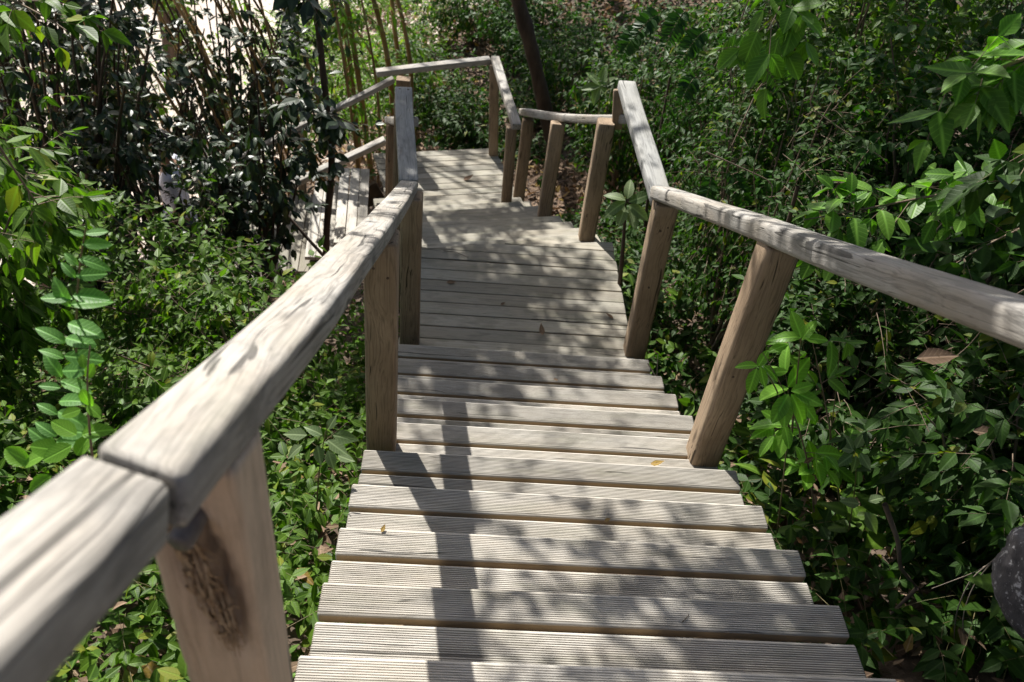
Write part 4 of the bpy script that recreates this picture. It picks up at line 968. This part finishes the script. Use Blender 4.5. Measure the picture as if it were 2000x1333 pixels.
vine('thin vine crossing the leaves above the boulder', [at(2005, 1060, 1.3), at(1900, 1120, 1.3), at(1820, 1150, 1.32)], .0016, 'palebark')
vine('thin hanging vine in front of the right hedge', [at(1495, 250, 2.9), at(1470, 330, 2.9), at(1480, 430, 2.9), at(1492, 470, 2.9)], .0018, 'twig')
vine('long tendril slanting down at the right edge', [at(2010, 560, 1.8), at(1960, 590, 1.8), at(1890, 680, 1.8), at(1780, 760, 1.78)], .0016, 'twig')
vine('fine tendril hanging from the top of the hedge', [at(1465, -10, 2.6), at(1440, 60, 2.6), at(1395, 130, 2.6)], .0022, 'twig')
vine('dead grey stick caught upright in the right creeper', [at(1728, 985, 1.45), at(1755, 1060, 1.42), at(1758, 1110, 1.4), at(1800, 1160, 1.38)], .0075, 'twig', 'stick', 'stick')
vine('dead brown stick lying low in the right creeper', [at(1790, 1150, 1.3), at(1740, 1200, 1.3)], .006, 'twig', 'stick', 'stick')
vine('twig poking out of the creeper beside the second right post', [at(1265, 710, 3.0), at(1283, 740, 2.95), at(1285, 690, 3.0)], .003, 'palebark', 'twig', 'twig')
for i in range(9):
    g_ = np.random.default_rng(60+i); x = 1350+g_.random()*600; y = 100+g_.random()*380; Y = 2.6+g_.random()*1.2
    vine('thin bare twig tangled in the right hedge', [at(x, y, Y), at(x+g_.normal(0, 50), y+60, Y), at(x+g_.normal(0, 90), y+130+g_.random()*80, Y-.1)], .0032, 'twig', 'twig', 'twig', 'bare twigs in the right hedge')
vine('short dark twig lying across the fifth tread up from the landing', [atz(690, 945, zk(4)+.004), atz(720, 950, zk(4)+.008), atz(756, 958, zk(4)+.004)], .0014, 'bark', 'twig', 'twig')
vine('tiny splinter lying on the second nearest tread', [atz(1332, 1216, zk(1)+.003), atz(1340, 1208, zk(1)+.004), atz(1346, 1200, zk(1)+.003)], .0012, 'bark', 'twig', 'twig')
vine('thin crooked twig lying near the far left of the landing', [atz(866, 490, ZL+.004), atz(890, 493, ZL+.01), atz(915, 503, ZL+.004)], .0018, 'bark', 'twig', 'twig')
# boulder
bc = at(2052, 1150, 1.02); bm = bmesh.new(); bmesh.ops.create_icosphere(bm, subdivisions=5, radius=1)
for v in bm.verts:
    c = v.co.copy(); k = 1+.07*math.sin(c.x*3+1)*math.cos(c.y*2.5)+.05*math.sin(c.z*5+c.x*4)+.015*math.sin(c.x*17+c.y*13)*math.cos(c.z*15)-.05*abs(math.sin(c.x*6+c.z*3+1))+.012*math.sin(c.y*41+c.z*37)
    v.co = Vector((c.x*.105, c.y*.125, c.z*.15))*k
for f in bm.faces: f.smooth = True
me = bpy.data.meshes.new('boulder'); bm.to_mesh(me); bm.free()
s = N('speckled_rock'); P_ = s.n('TexCoord').outputs['Object']
c_ = s.ramp(s.noise(P_, 9, 8, .7), [(.3, (.035, .032, .036)), (.7, (.12, .11, .115))]); c_ = s.mix(s.ramp(s.noise(P_, 55, 5, .7), [(.57, 0.), (.63, 1.)]), c_, (.42, .41, .42))
b_ = s.n('BsdfPrincipled'); s.l(c_, b_.inputs['Base Color']); b_.inputs['Roughness'].default_value = .85
bp_ = s.n('Bump'); bp_.inputs['Strength'].default_value = .6; bp_.inputs['Distance'].default_value = .01; s.l(s.noise(P_, 30, 8, .7), bp_.inputs['Height']); s.l(bp_.outputs[0], b_.inputs['Normal']); s.l(b_.outputs[0], s.out.inputs[0])
o = link('boulder', me, s.m, None, Matrix.Translation(bc) @ Matrix.Rotation(R(-18), 4, 'Y')); tag(o, 'speckled purple-grey boulder at the lower right edge', 'boulder')
# fallen leaves
def fallen(px, py, z, size, ang, label, curl=.35, up=.01, mat='dry_leaf', kind='ovate'):
    p = atz(px, py, z+up); V, T, UV = leaf_template(kind, True, -curl, .35)
    me = mesh_np('fallen_leaf', V*np.array([size, size*1.1, size]), T, UV, np.full(len(V), random.random()))
    o = link('fallen_leaf', me, M[mat], None, Matrix.Translation(p) @ Matrix.Rotation(R(ang), 4, 'Z') @ Matrix.Rotation(R(random.uniform(-12, 12)), 4, 'X')); tag(o, label, 'leaf'); return o
fallen(1060, 655, ZL, .06, 100, 'curled dry leaf in the middle of the landing', .6, .012)
fallen(978, 596, ZL, .032, 40, 'small yellow fallen leaf on the landing planks', .2, .004)
fallen(872, 552, ZL, .055, 5, 'flat brown fallen leaf near the left of the landing', .1, .004)
fallen(1198, 622, ZL, .05, 150, 'dull fallen leaf at the right edge of the landing', .3, .005)
fallen(1270, 906, zk(5), .045, -10, 'dry curled leaf against the near right post', .7, .008)
fallen(1180, 473, ZL, .03, 60, 'small leaf scrap on the far corner of the landing', .3, .005)
fallen(745, 1040, zk(2), .022, 70, 'small brown leaf scrap near the left end of the third tread', .4, .004)
fallen(1180, 1018, zk(2)+.12, .018, 20, 'tiny yellow leaf scrap near the middle of an upper tread', .3, .004)
fallen(905, 352, ZD, .10, 30, 'dark fallen leaf in the middle of the deck', .4, .006)
fallen(1090, 742, zk(7), .026, 200, 'small tan leaf stuck between two boards above the landing', .5, .004)
for (px, py, Y, L, ang, lab) in ((1790, 700, 1.72, .12, 5, 'long rusty brown dead leaf caught under the handrail'), (1900, 842, 1.6, .09, -8, 'brown dead leaf near the right edge'), (1570, 905, 1.62, .035, 30, 'small tan dead leaf lying in the right creeper'), (1590, 965, 1.6, .035, -80, 'pinkish dead leaf hanging below the tan one')):
    p = at(px, py, Y); a = R(ang); d = RIGHT*math.cos(a)+UP*math.sin(a); n_ = (-FWD+UP*.4).normalized()
    y_ = n_.cross(d).normalized(); z_ = d.cross(y_); V, T, UV = leaf_template('ovate', True, .1, .25)
    me = mesh_np('dead_leaf', V*L*np.array([1, .85, 1]), T, UV, np.full(len(V), .2+.3*random.random()))
    mw = Matrix((d, y_, z_)).transposed().to_4x4(); mw.translation = p
    o = link('dead_leaf', me, M['dry_leaf'], None, mw); tag(o, lab, 'leaf')

# --- the person on the side flight
skin = simple('skin', (.30, .17, .11), (.36, .21, .14), 40, .55, (1, 1, 1), .05)
shirt = simple('pale_shirt', (.55, .56, .66), (.66, .67, .76), 60, .85, (1, 1, 1), .25)
trous = simple('dark_trousers', (.03, .035, .05), (.05, .055, .075), 60, .85, (1, 1, 1), .25)
hairm = simple('black_hair', (.010, .008, .007), (.03, .022, .018), 90, .45, (1, 1, .2), .5)
def skinned(name, pts, edges, rad, mat, parent, mw, sub=2):
    me = bpy.data.meshes.new(name); me.from_pydata([Vector(p) for p in pts], edges, []); o = link(name, me, mat, parent, mw)
    m1 = o.modifiers.new('skin', 'SKIN'); m1.use_smooth_shade = True
    for i, r in enumerate(rad):
        v = me.skin_vertices[0].data[i]; v.radius = (r, r) if not isinstance(r, tuple) else r; v.use_root = i == 0
    m2 = o.modifiers.new('sub', 'SUBSURF'); m2.levels = m2.render_levels = sub; return o
pb = Vector((-2.28, 6.15, -4.93))
pr = thing('person', 'person in a pale shirt and dark hair, half hidden behind leaves on the side flight', 'person', tuple(pb))
PM = Matrix.Translation(pb) @ Matrix.Rotation(R(105), 4, 'Z')       # local +y is where the person faces: down the side flight
bp = [(0, 0, .92), (0, 0, 1.08), (0, .01, 1.25), (0, .0, 1.38), (0, .015, 1.45), (0, .03, 1.53),
      (.10, 0, .88), (.11, .06, .50), (.11, .0, .10), (.12, .12, .03), (-.10, 0, .88), (-.11, .02, .50), (-.11, -.10, .12), (-.12, .02, .03),
      (.17, 0, 1.37), (.23, -.02, 1.12), (.25, .12, .92), (.25, .19, .86), (-.17, 0, 1.37), (-.23, -.02, 1.12), (-.25, .10, .92), (-.25, .17, .86)]
be = [(0, 1), (1, 2), (2, 3), (3, 4), (4, 5), (0, 6), (6, 7), (7, 8), (8, 9), (0, 10), (10, 11), (11, 12), (12, 13), (3, 14), (14, 15), (15, 16), (16, 17), (3, 18), (18, 19), (19, 20), (20, 21)]
br_ = [(.14, .10), (.125, .09), (.145, .10), (.11, .08), .05, .052, .085, .056, .042, .035, .085, .056, .042, .035, .055, .042, .032, .026, .055, .042, .032, .026]
skinned('body', bp, be, br_, skin, pr, PM)
# head with a face
bm = bmesh.new(); bmesh.ops.create_uvsphere(bm, u_segments=32, v_segments=24, radius=1)
for v in bm.verts:
    x, y, z = v.co; w = .072*(1-.22*max(0, -z)); d_ = .092
    X, Y_, Zz = x*w, y*d_, z*.115
    if y > 0:
        Y_ += .018*math.exp(-((x/.22)**2+((z+.12)/.22)**2)); Y_ -= .008*(math.exp(-(((abs(x)-.42)/.16)**2+((z-.08)/.10)**2)))
        Y_ += .006*math.exp(-((x/.35)**2+((z+.48)/.07)**2))+.006*math.exp(-((x/.35)**2+((z+.82)/.12)**2))
    if abs(x) > .93 and abs(z) < .25: X *= 1.1
    v.co = (X, Y_, Zz)
for f in bm.faces: f.smooth = True
me = bpy.data.meshes.new('head'); bm.to_mesh(me); bm.free(); HM = PM @ Matrix.Translation((0, .04, 1.60)) @ Matrix.Rotation(R(-14), 4, 'X')
link('head', me, skin, pr, HM)
bm = bmesh.new(); bmesh.ops.create_uvsphere(bm, u_segments=40, v_segments=28, radius=1)
bmesh.ops.delete(bm, geom=[v for v in bm.verts if v.co.y > .35 and v.co.z < .38 or v.co.z < -.62], context='VERTS')
for v in bm.verts:
    x, y, z = v.co; k = 1.10+.03*math.sin(x*22+z*9)+.02*math.sin(y*31); v.co = (x*.078*k, y*.096*k-.004, z*.118*k+.004)
for f in bm.faces: f.smooth = True
me = bpy.data.meshes.new('hair'); bm.to_mesh(me); bm.free(); h_ = link('hair', me, hairm, pr, HM); h_.modifiers.new('thick', 'SOLIDIFY').thickness = .012
skinned('shirt', [(0, 0, .90), (0, 0, 1.08), (0, .01, 1.25), (0, 0, 1.38), (0, .012, 1.425), (.17, 0, 1.375), (.235, -.02, 1.16), (-.17, 0, 1.375), (-.235, -.02, 1.16)],
        [(0, 1), (1, 2), (2, 3), (3, 4), (3, 5), (5, 6), (3, 7), (7, 8)], [(.17, .125), (.15, .11), (.165, .118), (.13, .096), .062, .070, .062, .070, .062], shirt, pr, PM)
skinned('trousers', [(0, 0, .92), (.10, 0, .88), (.11, .06, .50), (.11, .0, .12), (-.10, 0, .88), (-.11, .02, .50), (-.11, -.10, .14)],
        [(0, 1), (1, 2), (2, 3), (0, 4), (4, 5), (5, 6)], [(.155, .115), .10, .072, .06, .10, .072, .06], trous, pr, PM)
